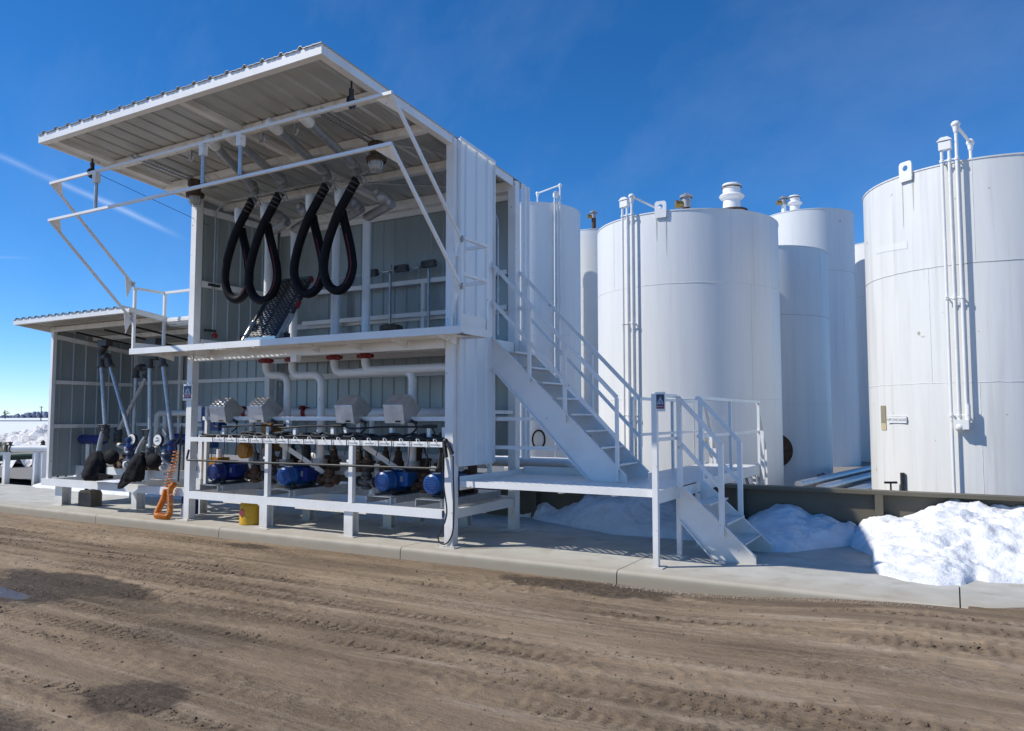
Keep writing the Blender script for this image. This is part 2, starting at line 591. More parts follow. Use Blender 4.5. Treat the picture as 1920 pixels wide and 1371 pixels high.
def grating(mb, o, u, v, nrm, L, Wd, cl, cw, web=0.007, t=0.012, mi=0):
    """Expanded-metal sheet: staggered rows of oval openings, with real thickness."""
    o, u, v, nrm = Vector(o), Vector(u).normalized(), Vector(v).normalized(), Vector(nrm).normalized()
    rows = max(1, int(round(Wd / cw)))
    cw = Wd / rows
    cols = max(1, int(round(L / cl)))
    cl = L / cols
    for j in range(rows):
        sh = 0.5 if j % 2 else 0.0
        for i in range(-1 if sh else 0, cols):
            x0 = max(0.0, (i + sh) * cl)
            x1 = min(L, (i + sh + 1) * cl)
            if x1 - x0 < cl * 0.3:
                continue
            y0, y1 = j * cw, (j + 1) * cw
            xm, ym = (x0 + x1) / 2, (y0 + y1) / 2
            out = [(x0, y0), (xm, y0), (x1, y0), (x1, ym), (x1, y1), (xm, y1), (x0, y1), (x0, ym)]
            hx, hy = (x1 - x0) / 2 - web, (y1 - y0) / 2 - web
            inn = [(-.62, -.86), (0, -1), (.62, -.86), (1, 0), (.62, .86), (0, 1), (-.62, .86), (-1, 0)]
            inn = [(xm + a * hx, ym + b * hy) for a, b in inn]
            vs_ = [o + u * a + v * b for a, b in out] + [o + u * a + v * b for a, b in inn] + [o + u * a + v * b - nrm * t for a, b in inn]
            fs_ = []
            for k in range(8):
                k2 = (k + 1) % 8
                fs_.append((k, k2, 8 + k2, 8 + k))
                fs_.append((8 + k, 8 + k2, 16 + k2, 16 + k))
            mb.add(vs_, fs_, False, mi)
    return mb


def ribbed(mb, o, u, v, nrm, L, H, pitch=0.3, rib=0.03, rw=0.07, top=None, bot=None, mi=0, minor=True):
    """Ribbed sheet metal: ribs run along v, repeat along u and stand out along nrm. top(s)/bot(s) give v range at u=s."""
    o, u, v, nrm = Vector(o), Vector(u).normalized(), Vector(v).normalized(), Vector(nrm).normalized()
    prof = [(0.0, 0.0)]
    s = pitch * 0.5
    while s < L - rw * 0.5:
        prof += [(s - rw / 2, 0), (s - rw / 5, rib), (s + rw / 5, rib), (s + rw / 2, 0)]
        if minor:
            for q in (pitch / 3, 2 * pitch / 3):
                if s + q + 0.02 < L:
                    prof += [(s + q - 0.018, 0), (s + q - 0.008, rib * 0.16), (s + q + 0.008, rib * 0.16), (s + q + 0.018, 0)]
        s += pitch
    prof = [p for p in prof if 0 <= p[0] <= L] + [(L, 0.0)]
    th = 0.004
    vs_, fs_ = [], []
    for (a, h) in prof:
        t1 = top(a) if top else H
        b1 = bot(a) if bot else 0.0
        base = o + u * a + nrm * h
        vs_ += [base + v * b1, base + v * t1, base + v * b1 - nrm * th, base + v * t1 - nrm * th]
    for i in range(len(prof) - 1):
        a, b = 4 * i, 4 * (i + 1)
        fs_ += [(a, b, b + 1, a + 1), (a + 2, a + 3, b + 3, b + 2), (a + 1, b + 1, b + 3, a + 3), (a, a + 2, b + 2, b)]
    fs_ += [(0, 1, 3, 2), (4 * len(prof) - 4, 4 * len(prof) - 2, 4 * len(prof) - 1, 4 * len(prof) - 3)]
    return mb.add(vs_, fs_, False, mi)


def text_mesh(mb, body, org, right, up, size, mi=0, depth=0.002):
    """Lettering as real geometry, appended to mb."""
    cu = bpy.data.curves.new('lettering', 'FONT')
    cu.body = body
    cu.size = size
    cu.align_x = 'CENTER'
    cu.align_y = 'CENTER'
    cu.extrude = depth / 2
    ob = bpy.data.objects.new('lettering', cu)
    COL.objects.link(ob)
    dg = bpy.context.evaluated_depsgraph_get()
    me = bpy.data.meshes.new_from_object(ob.evaluated_get(dg))
    r_, u_ = Vector(right).normalized(), Vector(up).normalized()
    n_ = r_.cross(u_)
    o_ = Vector(org)
    mb.add([o_ + r_ * p.co.x + u_ * p.co.y + n_ * p.co.z for p in me.vertices], [tuple(p.vertices) for p in me.polygons], False, mi)
    bpy.data.objects.remove(ob)
    bpy.data.curves.remove(cu)
    bpy.data.meshes.remove(me)


def vnoise(x, y, seed=0):
    """Smooth value noise on arrays."""
    xi, yi = np.floor(x).astype(np.int64), np.floor(y).astype(np.int64)
    fx, fy = x - xi, y - yi
    fx, fy = fx * fx * (3 - 2 * fx), fy * fy * (3 - 2 * fy)

    def h(a, b):
        k = (a * 374761393 + b * 668265263 + seed * 144665) & 0x7fffffff
        k = ((k ^ (k >> 13)) * 1274126177) & 0x7fffffff
        return ((k ^ (k >> 16)) & 0xffff) / 65535.0
    return (h(xi, yi) * (1 - fx) + h(xi + 1, yi) * fx) * (1 - fy) + (h(xi, yi + 1) * (1 - fx) + h(xi + 1, yi + 1) * fx) * fy


def fbm(x, y, oct_=4, seed=0):
    s, a, t = 0, 1.0, 0
    for k in range(oct_):
        s = s + a * vnoise(x * 2 ** k + 17.3 * k, y * 2 ** k - 9.1 * k, seed + k)
        t += a
        a *= 0.5
    return s / t


def grid_object(name, xs, ys, Z, material, smooth=True, keep=None):
    nx, ny = len(xs), len(ys)
    X, Y = np.meshgrid(xs, ys)
    co = np.stack([X, Y, Z], -1).reshape(-1, 3)
    i = np.arange(nx * ny).reshape(ny, nx)
    q = np.stack([i[:-1, :-1], i[:-1, 1:], i[1:, 1:], i[1:, :-1]], -1).reshape(-1, 4)
    if keep is not None:
        k = keep.reshape(-1)
        q = q[k[q].any(axis=1)]
        used = np.unique(q)
        rm = -np.ones(len(co), int)
        rm[used] = np.arange(len(used))
        co, q = co[used], rm[q]
    o = np.array([(co[:, 0].min() + co[:, 0].max()) / 2, (co[:, 1].min() + co[:, 1].max()) / 2, co[:, 2].min()])
    me = bpy.data.meshes.new(name)
    me.from_pydata((co - o).tolist(), [], q.tolist())
    me.materials.append(material)
    me.polygons.foreach_set('use_smooth', [smooth] * len(me.polygons))
    ob = bpy.data.objects.new(name, me)
    ob.location = o
    ob['_w'] = tuple(o)
    COL.objects.link(ob)
    return ob

# ---------------------------------------------------------------- ground
def dirt_material():
    m = bpy.data.materials.new('dirt_yard')
    m.use_nodes = True
    n, l = m.node_tree.nodes, m.node_tree.links
    p = n['Principled BSDF']
    g = n.new('ShaderNodeNewGeometry')
    pos = g.outputs['Position']

    def nz(scale, st, det=6.0, rgh=0.6, rot=0.0):
        mpn = n.new('ShaderNodeMapping')
        mpn.inputs['Scale'].default_value = st
        mpn.inputs['Rotation'].default_value = (0, 0, rot)
        l.new(pos, mpn.inputs['Vector'])
        t = n.new('ShaderNodeTexNoise')
        t.inputs['Scale'].default_value = scale
        t.inputs['Detail'].default_value = det
        t.inputs['Roughness'].default_value = rgh
        l.new(mpn.outputs[0], t.inputs['Vector'])
        return t.outputs[0]

    def rng(s, a, b, c=0.0, d=1.0):
        r = n.new('ShaderNodeMapRange')
        for k, val in (('From Min', a), ('From Max', b), ('To Min', c), ('To Max', d)):
            r.inputs[k].default_value = val
        l.new(s, r.inputs['Value'])
        return r.outputs[0]

    def mth(op, a, b):
        q = n.new('ShaderNodeMath')
        q.operation = op
        for i, x in enumerate((a, b)):
            if isinstance(x, (int, float)):
                q.inputs[i].default_value = x
            else:
                l.new(x, q.inputs[i])
        return q.outputs[0]

    def mix(f, a, b):
        q = n.new('ShaderNodeMix')
        q.data_type = 'RGBA'
        l.new(f, q.inputs['Factor'])
        for nm, x in (('A', a), ('B', b)):
            if isinstance(x, tuple):
                q.inputs[nm].default_value = (*x, 1)
            else:
                l.new(x, q.inputs[nm])
        return q.outputs['Result']

    big = nz(0.55, (0.55, 1.5, 1), 6, 0.6, 0.06)
    streak = nz(1.5, (0.30, 2.6, 1), 7, 0.65, 0.07)
    fine = nz(11, (0.75, 1.25, 1), 10, 0.78)
    clump = nz(24, (0.8, 1.2, 1), 6, 0.75)
    zone = nz(0.9, (0.28, 1.7, 1), 5, 0.6, 0.05)
    tread = nz(1.0, (0.12, 9.0, 1), 4, 0.55, 0.05)
    pebble = nz(70, (1, 1, 1), 3, 0.6)
    col = mix(rng(big, 0.38, 0.62), (0.39, 0.290, 0.188), (0.235, 0.170, 0.108))
    col = mix(mth('MULTIPLY', rng(streak, 0.52, 0.68), 0.50), col, (0.135, 0.097, 0.070))
    col = mix(mth('MULTIPLY', rng(streak, 0.46, 0.33), 0.6), col, (0.50, 0.40, 0.30))
    col = mix(rng(fine, 0.35, 0.75, 0.0, 0.45), col, (0.155, 0.118, 0.09))
    col = mix(rng(pebble, 0.66, 0.74, 0.0, 0.5), col, (0.42, 0.37, 0.31))
    rough_zone = rng(zone, 0.44, 0.62)
    col = mix(mth('MULTIPLY', mth('MULTIPLY', rng(clump, 0.46, 0.66), rough_zone), 0.75), col, (0.120, 0.085, 0.060))
    col = mix(mth('MULTIPLY', rng(tread, 0.55, 0.68), 0.25), col, (0.15, 0.108, 0.078))
    col = mix(mth('MULTIPLY', rng(tread, 0.44, 0.30), 0.30), col, (0.52, 0.41, 0.30))
    an_ = n.new('ShaderNodeAttribute')
    an_.attribute_name = 'churn'
    chn = mth('MULTIPLY', an_.outputs['Fac'], rng(fine, 0.36, 0.56, 0.35, 1.0))
    col = mix(mth('MULTIPLY', chn, 0.90), col, (0.105, 0.074, 0.048))
    wob = nz(2.6, (1, 1, 1), 10, 0.75)
    wet = None
    # damp spots and the puddle: (x, y, half length, half width)
    for (cx, cy, rx, ry, k) in ((-8.45, 5.05, 1.45, 0.36, 1.0), (-8.9, 4.5, 1.35, 0.42, 1.0), (-7.2, 4.75, 1.0, 0.16, 0.6), (-4.75, 3.25, 0.44, 0.30, 0.9), (-5.6, 4.4, 0.8, 0.3, 0.35),
                                (-3.5, 7.66, 1.15, 0.30, 0.9), (-1.6, 7.75, 1.0, 0.15, 0.55), (-8.75, 7.7, 0.45, 0.16, 0.9), (-5.2, 2.4, 0.8, 0.35, 0.8), (-6.3, 4.9, 0.9, 0.22, 0.4)):
        mpn = n.new('ShaderNodeMapping')
        mpn.vector_type = 'POINT'
        mpn.inputs['Location'].default_value = (-cx / rx, -cy / ry, 0)
        mpn.inputs['Scale'].default_value = (1 / rx, 1 / ry, 0)
        l.new(pos, mpn.inputs['Vector'])
        ln = n.new('ShaderNodeVectorMath')
        ln.operation = 'LENGTH'
        l.new(mpn.outputs[0], ln.inputs[0])
        d = mth('ADD', ln.outputs['Value'], mth('MULTIPLY', mth('SUBTRACT', wob, 0.5), 1.5))
        f = rng(d, 1.02, 0.80, 0.0, k)
        wet = f if wet is None else mth('MAXIMUM', wet, f)
    wet = mth('MULTIPLY', wet, rng(clump, 0.34, 0.52, 0.62, 1.0))
    col = mix(mth('MULTIPLY', wet, 0.93), col, (0.060, 0.045, 0.033))
    l.new(col, p.inputs['Base Color'])
    mpn = n.new('ShaderNodeMapping')
    mpn.inputs['Location'].default_value = (8.95 / 0.75, -4.42 / 0.16, 0)
    mpn.inputs['Scale'].default_value = (1 / 0.75, 1 / 0.16, 0)
    l.new(pos, mpn.inputs['Vector'])
    ln = n.new('ShaderNodeVectorMath')
    ln.operation = 'LENGTH'
    l.new(mpn.outputs[0], ln.inputs[0])
    pd = rng(mth('ADD', ln.outputs['Value'], mth('MULTIPLY', mth('SUBTRACT', wob, 0.5), 2.0)), 1.05, 0.9)
    rg = mth('SUBTRACT', mth('SUBTRACT', 0.95, mth('MULTIPLY', wet, 0.18)), mth('MULTIPLY', pd, 0.42))
    l.new(rg, p.inputs['Roughness'])
    p.inputs['Specular IOR Level'].default_value = 0.2
    b = n.new('ShaderNodeBump')
    b.inputs['Distance'].default_value = 0.075
    st = mth('MULTIPLY', mth('SUBTRACT', 1.0, pd), 0.75)
    l.new(st, b.inputs['Strength'])
    h = mth('ADD', mth('ADD', mth('MULTIPLY', fine, 0.55), mth('MULTIPLY', pebble, 0.10)), mth('ADD', mth('MULTIPLY', mth('MULTIPLY', clump, rough_zone), 0.75), mth('MULTIPLY', tread, 0.5)))
    l.new(h, b.inputs['Height'])
    l.new(b.outputs[0], p.inputs['Normal'])
    return m


M['dirt'] = dirt_material()


def road_z(X, Y):
    """Yard level: 15 cm below the slab, ramping up flush with it east of the staircase."""
    t = np.clip((X + 2.7) / 2.6, 0, 1)
    t = t * t * (3 - 2 * t)
    near = np.clip((Y - 3.0) / 4.8, 0, 1) ** 1.4
    lip = 0.012 * np.clip((X + 0.15) / 0.5, 0, 1) * np.clip((Y - 7.6) / 0.4, 0, 1)
    return -0.15 + 0.146 * t * near + lip


xs = np.concatenate([np.arange(-70, -17, 1.2), np.arange(-17, 2.6, 0.024), np.arange(2.8, 30, 0.9)])
ys = np.concatenate([np.arange(-30, 1.4, 0.9), np.arange(1.5, 8.02, 0.022), np.arange(8.02, 8.9, 0.03)])
X, Y = np.meshgrid(xs, ys)
near = np.clip((X + 19) / 3, 0, 1) * np.clip((4 - X) / 2, 0, 1) * np.clip((Y - 0.5) / 1.0, 0, 1)
Z = road_z(X, Y) + 0.018 * (fbm(X * 0.6, Y * 0.8, 3, 3) - 0.5)
yy = Y - 0.05 * X + 0.25 * (vnoise(X * 0.22, Y * 0 + 3.3, 5) - 0.5)
fade = np.clip((8.0 - Y) / 0.35, 0, 1)
CH = np.zeros_like(X)
for (c, w, a, tread) in ((7.55, 0.06, 0.010, 0.4), (7.25, 0.10, 0.016, 0.3), (6.95, 0.07, 0.014, 0.6), (6.72, 0.13, 0.024, 0.6), (6.35, 0.08, 0.014, 0.7), (6.1, 0.12, 0.022, 0.8), (5.75, 0.07, 0.012, 0.4),
                         (5.5, 0.15, 0.024, 0.6), (5.12, 0.08, 0.014, 0.8), (4.9, 0.12, 0.020, 0.9), (4.5, 0.14, 0.020, 0.6), (4.15, 0.07, 0.012, 0.7), (3.85, 0.14, 0.020, 0.8), (3.45, 0.09, 0.014, 0.6), (3.1, 0.16, 0.018, 0.7), (2.7, 0.12, 0.016, 0.6)):
    u = (yy - c) / w
    prof = -np.exp(-u * u * 1.6) + 0.55 * np.exp(-((np.abs(u) - 1.5) ** 2) * 3)
    patch = np.clip((fbm(X * 0.38 + c * 3.7, Y * 0.3 + c, 3, 21) - 0.42) * 6, 0, 1)
    lug = 1 + tread * np.sin(X * 2 * math.pi / 0.105 + np.sign(u) * u * 2.2) * np.exp(-u * u)
    Z += near * fade * patch * a * 0.5 * prof * (1 + (lug - 1) * 0.7)
    CH = np.maximum(CH, patch * np.exp(-u * u * 0.9) * np.clip(0.55 + 0.45 * (lug - 1) / max(.3, tread), 0, 1.2))
crumb = np.clip(fbm(X * 13, Y * 15, 3, 31) - 0.50, 0, 1) * np.clip((fbm(X * 0.45, (Y - 0.05 * X) * 1.9, 3, 41) - 0.43) * 5, 0.06, 1)
Z += near * fade * (0.007 * (fbm(X * 3.2, Y * 4.0, 4, 8) - 0.5) + 0.06 * crumb + 0.016 * np.clip((fbm(X * 0.25, Y * 1.5, 3, 61) - 0.4) * 4, 0.15, 1) * (fbm(X * 11, Y * 13, 3, 51) - 0.5))
pudd = np.exp(-(((X + 9.05) / 0.8) ** 2 + ((Y - 4.42) / 0.28) ** 2))
Z = Z * (1 - 0.95 * np.clip(pudd * 1.6, 0, 1)) + (-0.162) * 0.95 * np.clip(pudd * 1.6, 0, 1)
Z = np.where((Y > 8.0) & (X < 0.05), np.minimum(Z, -0.16), Z)
over = (Y > 8.0) & (X >= 0.05)
wid = 0.05 + 1.7 * np.clip((X - 0.05) / 1.4, 0, 1)
Z = np.where(over, 0.022 - 0.055 * (Y - 8.0) / wid + 0.014 * (fbm(X * 4, Y * 4, 4, 91) - 0.5), Z)
yd = struct(grid_object('dirt_yard', xs, ys, Z, M['dirt']))
at_ = yd.data.attributes.new('churn', 'FLOAT', 'POINT')
at_.data.foreach_set('value', np.clip(CH, 0, 1).astype(np.float32).reshape(-1))
YARD = (xs, ys, Z)


def yard_at(x, y):
    i = int(np.clip(np.searchsorted(xs, x), 1, len(xs) - 1))
    j = int(np.clip(np.searchsorted(ys, y), 1, len(ys) - 1))
    return float(Z[j, i])


# crumbs of mud thrown up along the wheel tracks
def crumbs(n_try, rmin, spread, rmax, thr, gain, floor_, seed):
    rs = np.random.RandomState(seed)
    x = rs.uniform(-14.5, 1.8, n_try)
    y = rs.uniform(2.2, 7.97, n_try)
    i0 = np.clip(np.searchsorted(xs, x), 1, len(xs) - 1)
    j0 = np.clip(np.searchsorted(ys, y), 1, len(ys) - 1)
    dens = CH[j0, i0]
    fine_ = fbm(x * 2.2, y * 3.0, 2, 47)
    keep = rs.rand(n_try) < np.maximum(floor_, np.maximum(0, dens - thr) * gain * (0.3 + 1.4 * np.clip((fine_ - 0.4) * 4, 0, 1)))
    x, y = x[keep], y[keep]
    n_ = len(x)
    r = np.minimum(rmax, rmin * np.exp(np.abs(rs.normal(0, spread, n_))))
    i = np.clip(np.searchsorted(xs, x), 1, len(xs) - 1)
    j = np.clip(np.searchsorted(ys, y), 1, len(ys) - 1)
    z = Z[j, i]
    tpl = np.array([(1, 0, .1), (.35, .9, .0), (-.8, .55, .12), (-.75, -.6, .0), (.3, -.95, .1), (.05, .0, .8), (0, 0, -.8)])
    fc = np.array([(0, 1, 5), (1, 2, 5), (2, 3, 5), (3, 4, 5), (4, 0, 5), (1, 0, 6), (2, 1, 6), (3, 2, 6), (4, 3, 6), (0, 4, 6)])
    an = rs.uniform(0, 6.283, n_)
    P = tpl[None] + rs.uniform(-.32, .32, (n_, 7, 3))
    ca, sa = np.cos(an)[:, None], np.sin(an)[:, None]
    sx = rs.uniform(.8, 1.5, n_)[:, None]
    px_, py_ = P[:, :, 0] * sx, P[:, :, 1]
    Q = np.stack([x[:, None] + (px_ * ca - py_ * sa) * r[:, None], y[:, None] + (px_ * sa + py_ * ca) * r[:, None], z[:, None] + (P[:, :, 2] + .12) * r[:, None]], -1)
    F = fc[None] + (np.arange(n_) * 7)[:, None, None]
    return Q.reshape(-1, 3), F.reshape(-1, 3)


Q1, F1 = crumbs(210000, 0.0044, 0.45, 0.012, 0.12, 0.8, 0.012, 5)
Q2, F2 = crumbs(9000, 0.009, 0.40, 0.021, 0.20, 0.8, 0.010, 6)
mb = MB()
mb.v = Q1.tolist() + Q2.tolist()
mb.f = F1.tolist() + (F2 + len(Q1)).tolist()
mb.s = [False] * len(mb.f)
mb.mi = [0] * len(mb.f)
struct(mb.build('mud_crumbs', M['clod']), 'stuff')
# pale grit washed out beside the kerb
mb = MB()
rs = np.random.RandomState(15)
for _ in range(1300):
    x = -2.75 + rs.normal(0, 0.28) if rs.rand() < 0.6 else rs.uniform(-3.2, -0.2)
    y = 7.95 - abs(rs.normal(0, 0.06))
    r = rs.uniform(0.003, 0.0085)
    mb.sphere((x, y, yard_at(x, y) + r * .4), r, 5, 3)
struct(mb.build('kerbside_grit', mat('grit', (0.40, 0.34, 0.27), (0.17, 0.135, 0.10), scale=22, rough=0.9)), 'stuff')

# snow-covered plain out to the horizon
mb = MB()
mb.add([(-4000, -2500, -0.34), (4000, -2500, -0.34), (4000, 5000, -0.34), (-4000, 5000, -0.34)], [(0, 1, 2, 3)])
struct(mb.build('snow_field', M['plain']))
# bare ground west of the slab and inside the tank basin
mb = MB()
mb.add([(-38, 8.05, -0.19), (-15.6, 8.05, -0.19), (-15.6, 22.2, -0.19), (-38, 8.25, -0.19)], [(0, 1, 2, 3)])
struct(mb.build('dirt_lane', mat('packed_dirt_lane', (0.25, 0.20, 0.15), (0.15, 0.12, 0.09), scale=0.8, stretch=(0.5, 3, 1), rough=0.95, bump=0.4, bscale=12)))
mb = MB()
mb.add([(-30, 11.5, -0.01), (30, 11.5, -0.01), (30, 60, -0.01), (-30, 60, -0.01)], [(0, 1, 2, 3)])
struct(mb.build('basin_floor', M['gravel']))

# concrete apron with a rounded kerb edge, sawn joints between the bays
mb = MB()
edges = [-27.0, -19.5, -16.2, -12.9, -9.75, -6.27, -3.27, 0.0, 3.6, 8.0, 16.0]
R_ = 0.045
prof = [(11.46, -0.4), (11.46, 0.0), (8.36, 0.0)]
prof += [(8.0 + R_ + 0.06, 0.0)]
for k in range(7):
    a = math.pi / 2 * k / 6
    prof.append((8.0 + R_ * (1 - math.sin(a)), -R_ * (1 - math.cos(a))))
prof += [(7.985, -0.4)]
for i in range(len(edges) - 1):
    x0, x1 = edges[i] + 0.006, edges[i + 1] - 0.006
    pr = [(min(y, 10.45) if x1 < -15.6 else y, z) for y, z in prof]
    n_ = len(pr)
    v = [(x0, y, z) for y, z in pr] + [(x1, y, z) for y, z in pr]
    f = [(k, (k + 1) % n_, n_ + (k + 1) % n_, n_ + k) for k in range(n_)] + [tuple(range(n_ - 1, -1, -1)), tuple(range(n_, 2 * n_))]
    mb.add(v, f)
slab = mb.build('concrete_slab', M['concrete'])
struct(slab)
mb = MB()
mb.box(-26.9, 15.9, 8.06, 10.4, -0.41, -0.02)
mb.box(-15.5, 15.9, 10.4, 11.4, -0.41, -0.02)
struct(mb.build('slab_joint_filler', mat('joint_sealant', (0.06, 0.055, 0.05), rough=0.9)))


# ---------------------------------------------------------------- snow heaps
def interp(pts, x):
    return np.interp(x, [p[0] for p in pts], [p[1] for p in pts])


def heap(name, label, front, high, yb=11.42, seed=0, rough=0.045, material='snow', power=0.55, step=0.028):
    x0, x1 = front[0][0], front[-1][0]
    y0 = min(p[1] for p in front) - 0.1
    gx, gy = np.arange(x0, x1 + step, step), np.arange(y0, yb + step, step)
    gy[-1] = yb
    X, Y = np.meshgrid(gx, gy)
    yf = interp(front, X) + 0.22 * (fbm(X * 2.2, Y * 1.5, 4, seed) - 0.5)
    t = (Y - yf) / np.maximum(0.25, yb - yf)
    ends = np.clip((X - x0) / 0.25, 0, 1) * np.clip((x1 - X) / 0.25, 0, 1)
    tt = np.clip(t, 0, 1)
    H = interp(high, X)
    Zh = H * tt ** power * (0.75 + 0.5 * fbm(X * 1.5, Y * 1.5, 3, seed + 3)) * np.sqrt(ends)
    amp = np.clip(tt * 6, 0, 1) * ends
    Zh += amp * rough * 2 * (fbm(X * 3.1, Y * 3.1, 4, seed + 7) - 0.5) + amp * rough * 1.1 * (fbm(X * 9, Y * 9, 4, seed + 9) - 0.5)
    crust = 1 - np.abs(2 * fbm(X * 4.2 + 0.7 * Y, Y * 6.5, 3, seed + 17) - 1)
    Zh += amp * rough * 1.3 * (crust - 0.7)
    rid = np.abs(fbm(X * 1.6 + 0.6 * Y, Y * 2.4 - 0.4 * X, 3, seed + 13) - 0.5)
    Zh += amp * rough * 1.1 * (0.22 - np.minimum(rid * 3, 0.44))
    Zh = np.where(t > 0, np.maximum(Zh, 0.0) + 0.022 * np.clip(t * 18, 0, 1), -0.03)
    keep = (t > -0.02) & (ends > 0)
    o = grid_object(name, gx, gy, Zh, M[material], True, keep)
    return tag(o, label, 'snow heap', 'snow heaps along the basin wall')


heap('snow_heap', 'shaded snow heap under the landing, between back post and stair',
     [(-6.5, 11.42), (-6.29, 11.39), (-5.78, 11.08), (-5.29, 10.87), (-4.82, 10.63), (-4.24, 10.38), (-3.57, 10.37), (-2.93, 10.47), (-2.62, 10.9), (-2.45, 11.42)],
     [(-6.5, .06), (-6.1, .27), (-5.9, .24), (-5.72, .12), (-5.5, .18), (-5.2, .38), (-4.66, .46), (-3.8, .42), (-3.39, .34), (-2.7, .24), (-2.45, .05)], seed=2, rough=0.045)
heap('snow_heap', 'mid-size shaded snow heap just right of the entry steps, against the wall',
     [(-2.85, 11.42), (-2.6, 10.55), (-2.34, 10.12), (-2.07, 10.06), (-1.83, 10.16), (-1.51, 10.6), (-1.22, 11.05), (-0.95, 11.42)],
     [(-2.85, .1), (-2.39, .38), (-1.96, .43), (-1.68, .34), (-1.21, .27), (-0.95, .1)], seed=21, rough=0.05, power=0.62)
heap('snow_heap', 'biggest snow heap, sunlit, spread over the slab below the right-hand tank',
     [(-1.35, 11.42), (-1.17, 10.85), (-0.90, 10.35), (-0.82, 9.5), (-0.74, 9.2), (-.47, 8.93), (-.18, 8.9), (.03, 9.05), (.15, 9.4), (.26, 9.3), (.57, 9.42), (1.0, 9.35), (2, 9.5), (3.5, 10.2), (4.2, 11.42)],
     [(-1.35, .1), (-1.15, .26), (-.88, .30), (-.57, .40), (-.2, .52), (.33, .60), (.66, .64), (1.5, .66), (3, .45), (4.2, .1)], seed=44, rough=0.07, power=0.85)
heap('snow_heap', 'thin low strip of old snow behind the legs of the left shed',
     [(-19.6, 10.55), (-19.0, 10.3), (-17.5, 10.25), (-16.0, 10.15), (-14.4, 10.3), (-13.2, 10.3), (-12.4, 10.55)],
     [(-19.6, .05), (-19.0, .16), (-17.5, .2), (-16.0, .14), (-14.4, .12), (-13.2, .12), (-12.4, .05)], yb=11.0, seed=61, rough=0.02)

# ploughed snow ridge on the far left and the things out there
gx, gy = np.arange(-54, -27, 0.11), np.arange(13.5, 28, 0.11)
X, Y = np.meshgrid(gx, gy)
cen = 20.3 + 0.30 * (-X - 38)
d = np.abs(Y - cen) / 3.4
prof_ = np.clip(1 - d, 0, 1) ** 0.6
Hh = 1.18 + 0.42 * np.clip((X + 43) / 6, -1, 1)
bl = 1 - np.abs(2 * fbm(X * 0.85, Y * 0.95, 2, 79) - 1)
bl2 = 1 - np.abs(2 * fbm(X * 2.3, Y * 2.3, 2, 83) - 1)
Zr = -0.32 + prof_ * Hh * (0.55 + 0.6 * fbm(X * 0.45, Y * 0.55, 3, 71)) + np.clip(prof_ * 4, 0, 1) * (0.75 * (bl - 0.72) + 0.34 * (bl2 - 0.7) + 0.22 * (fbm(X * 5, Y * 5, 3, 75) - 0.5))
o = grid_object('snow_ridge', gx, gy, Zr, M['snowdirty'], True, d < 1.0)
tag(o, 'long lumpy ridge of dirty ploughed snow beyond the left pipe rack', 'snow heap')

# far wood on the horizon, a bare tree, a utility pole, a low kerb
mb = MB()
rs = np.random.RandomState(9)
pa, pb = Vector((-905, 400, -0.4)), Vector((-806, 459, -0.4))
for i in range(170):
    u = i / 169
    p = pa.lerp(pb, u) + Vector((rs.uniform(-6, 6), rs.uniform(-6, 6), 0))
    h = (1.8 + 1.6 * rs.rand()) if u < 0.62 else 3.4 + 3.2 * math.sin(min(1, (u - 0.62) / 0.38) * 2.5) + rs.uniform(-.7, .7)
    mb.lathe([(1.0, 0.0), (2.2, h * 0.3), (2.1, h * 0.65), (1.1, h * 0.92), (0.01, h)], p, (0, 0, 1), 8)
struct(mb.build('far_wood', M['wood']), 'stuff')

tr = thing('bare_tree', 'leafless tree standing alone on the snowy plain at far left', 'tree', (-643, 322.6, -0.34))
mb, mc = MB(), MB()
rs = np.random.RandomState(4)


def limb(p, d, ln, r, lev):
    q = p + d * ln
    (mb if lev < 1 else mc).tube([p, (p + q) / 2 + Vector(rs.normal(0, 0.03 * ln, 3)), q], [r, r * .8, r * .6], 5 if lev else 8, caps=False)
    if lev >= 4:
        return
    for _ in range(3 if lev else 5):
        nd = (d + Vector(rs.normal(0, 0.55, 3)) + Vector((0, 0, 0.12))).normalized()
        limb(p + d * ln * rs.uniform(0.55, 1.0), nd, ln * rs.uniform(.55, .8), r * .55, lev + 1)


limb(Vector((-643, 322.6, -0.4)), Vector((0.03, 0, 1)), 3.0, 0.5, 0)
mb.build('trunk', M['bark'], tr)
mc.build('branches', M['bark'], tr)

tr2 = thing('utility_pole', 'thin utility pole rising from the snowy plain by the far wood', 'pole', (-302.0, 164.3, -0.34))
mb = MB()
mb.tube([(-302, 164.3, -.4), (-302, 164.3, 5.4)], [0.20, 0.15], 8)
mb.build('shaft', M['bark'], tr2)
mb = MB()
mb.beam((-302.5, 163.9, 5.0), (-301.5, 164.7, 5.0), 0.12, 0.14)
for t in (0.08, 0.92):
    p = Vector((-302.5, 163.9, 5.05)).lerp(Vector((-301.5, 164.7, 5.05)), t)
    mb.tube([p, p + Vector((0, 0, 0.25))], 0.06, 6)
mb.build('crossarm', M['bark'], tr2)
mb = MB()
mb.beam((-345, 140, -0.2), (-295, 168.5, -0.2), 6.0, 0.34)
struct(mb.build('far_road', mat('far_road_bank', (0.10, 0.10, 0.11), (0.07, 0.07, 0.075), scale=0.3, rough=0.9)))

mb = MB()
mb.beam((-38, 8.25, -0.10), (-15.6, 22.2, -0.10), 0.22, 0.34)
tag(mb.build('low_curb', mat('dark_curb', (0.11, 0.09, 0.075), (0.07, 0.06, 0.05), scale=3, rough=0.9)), 'low dark curb running between the dirt lane and the snow at far left', 'curb')

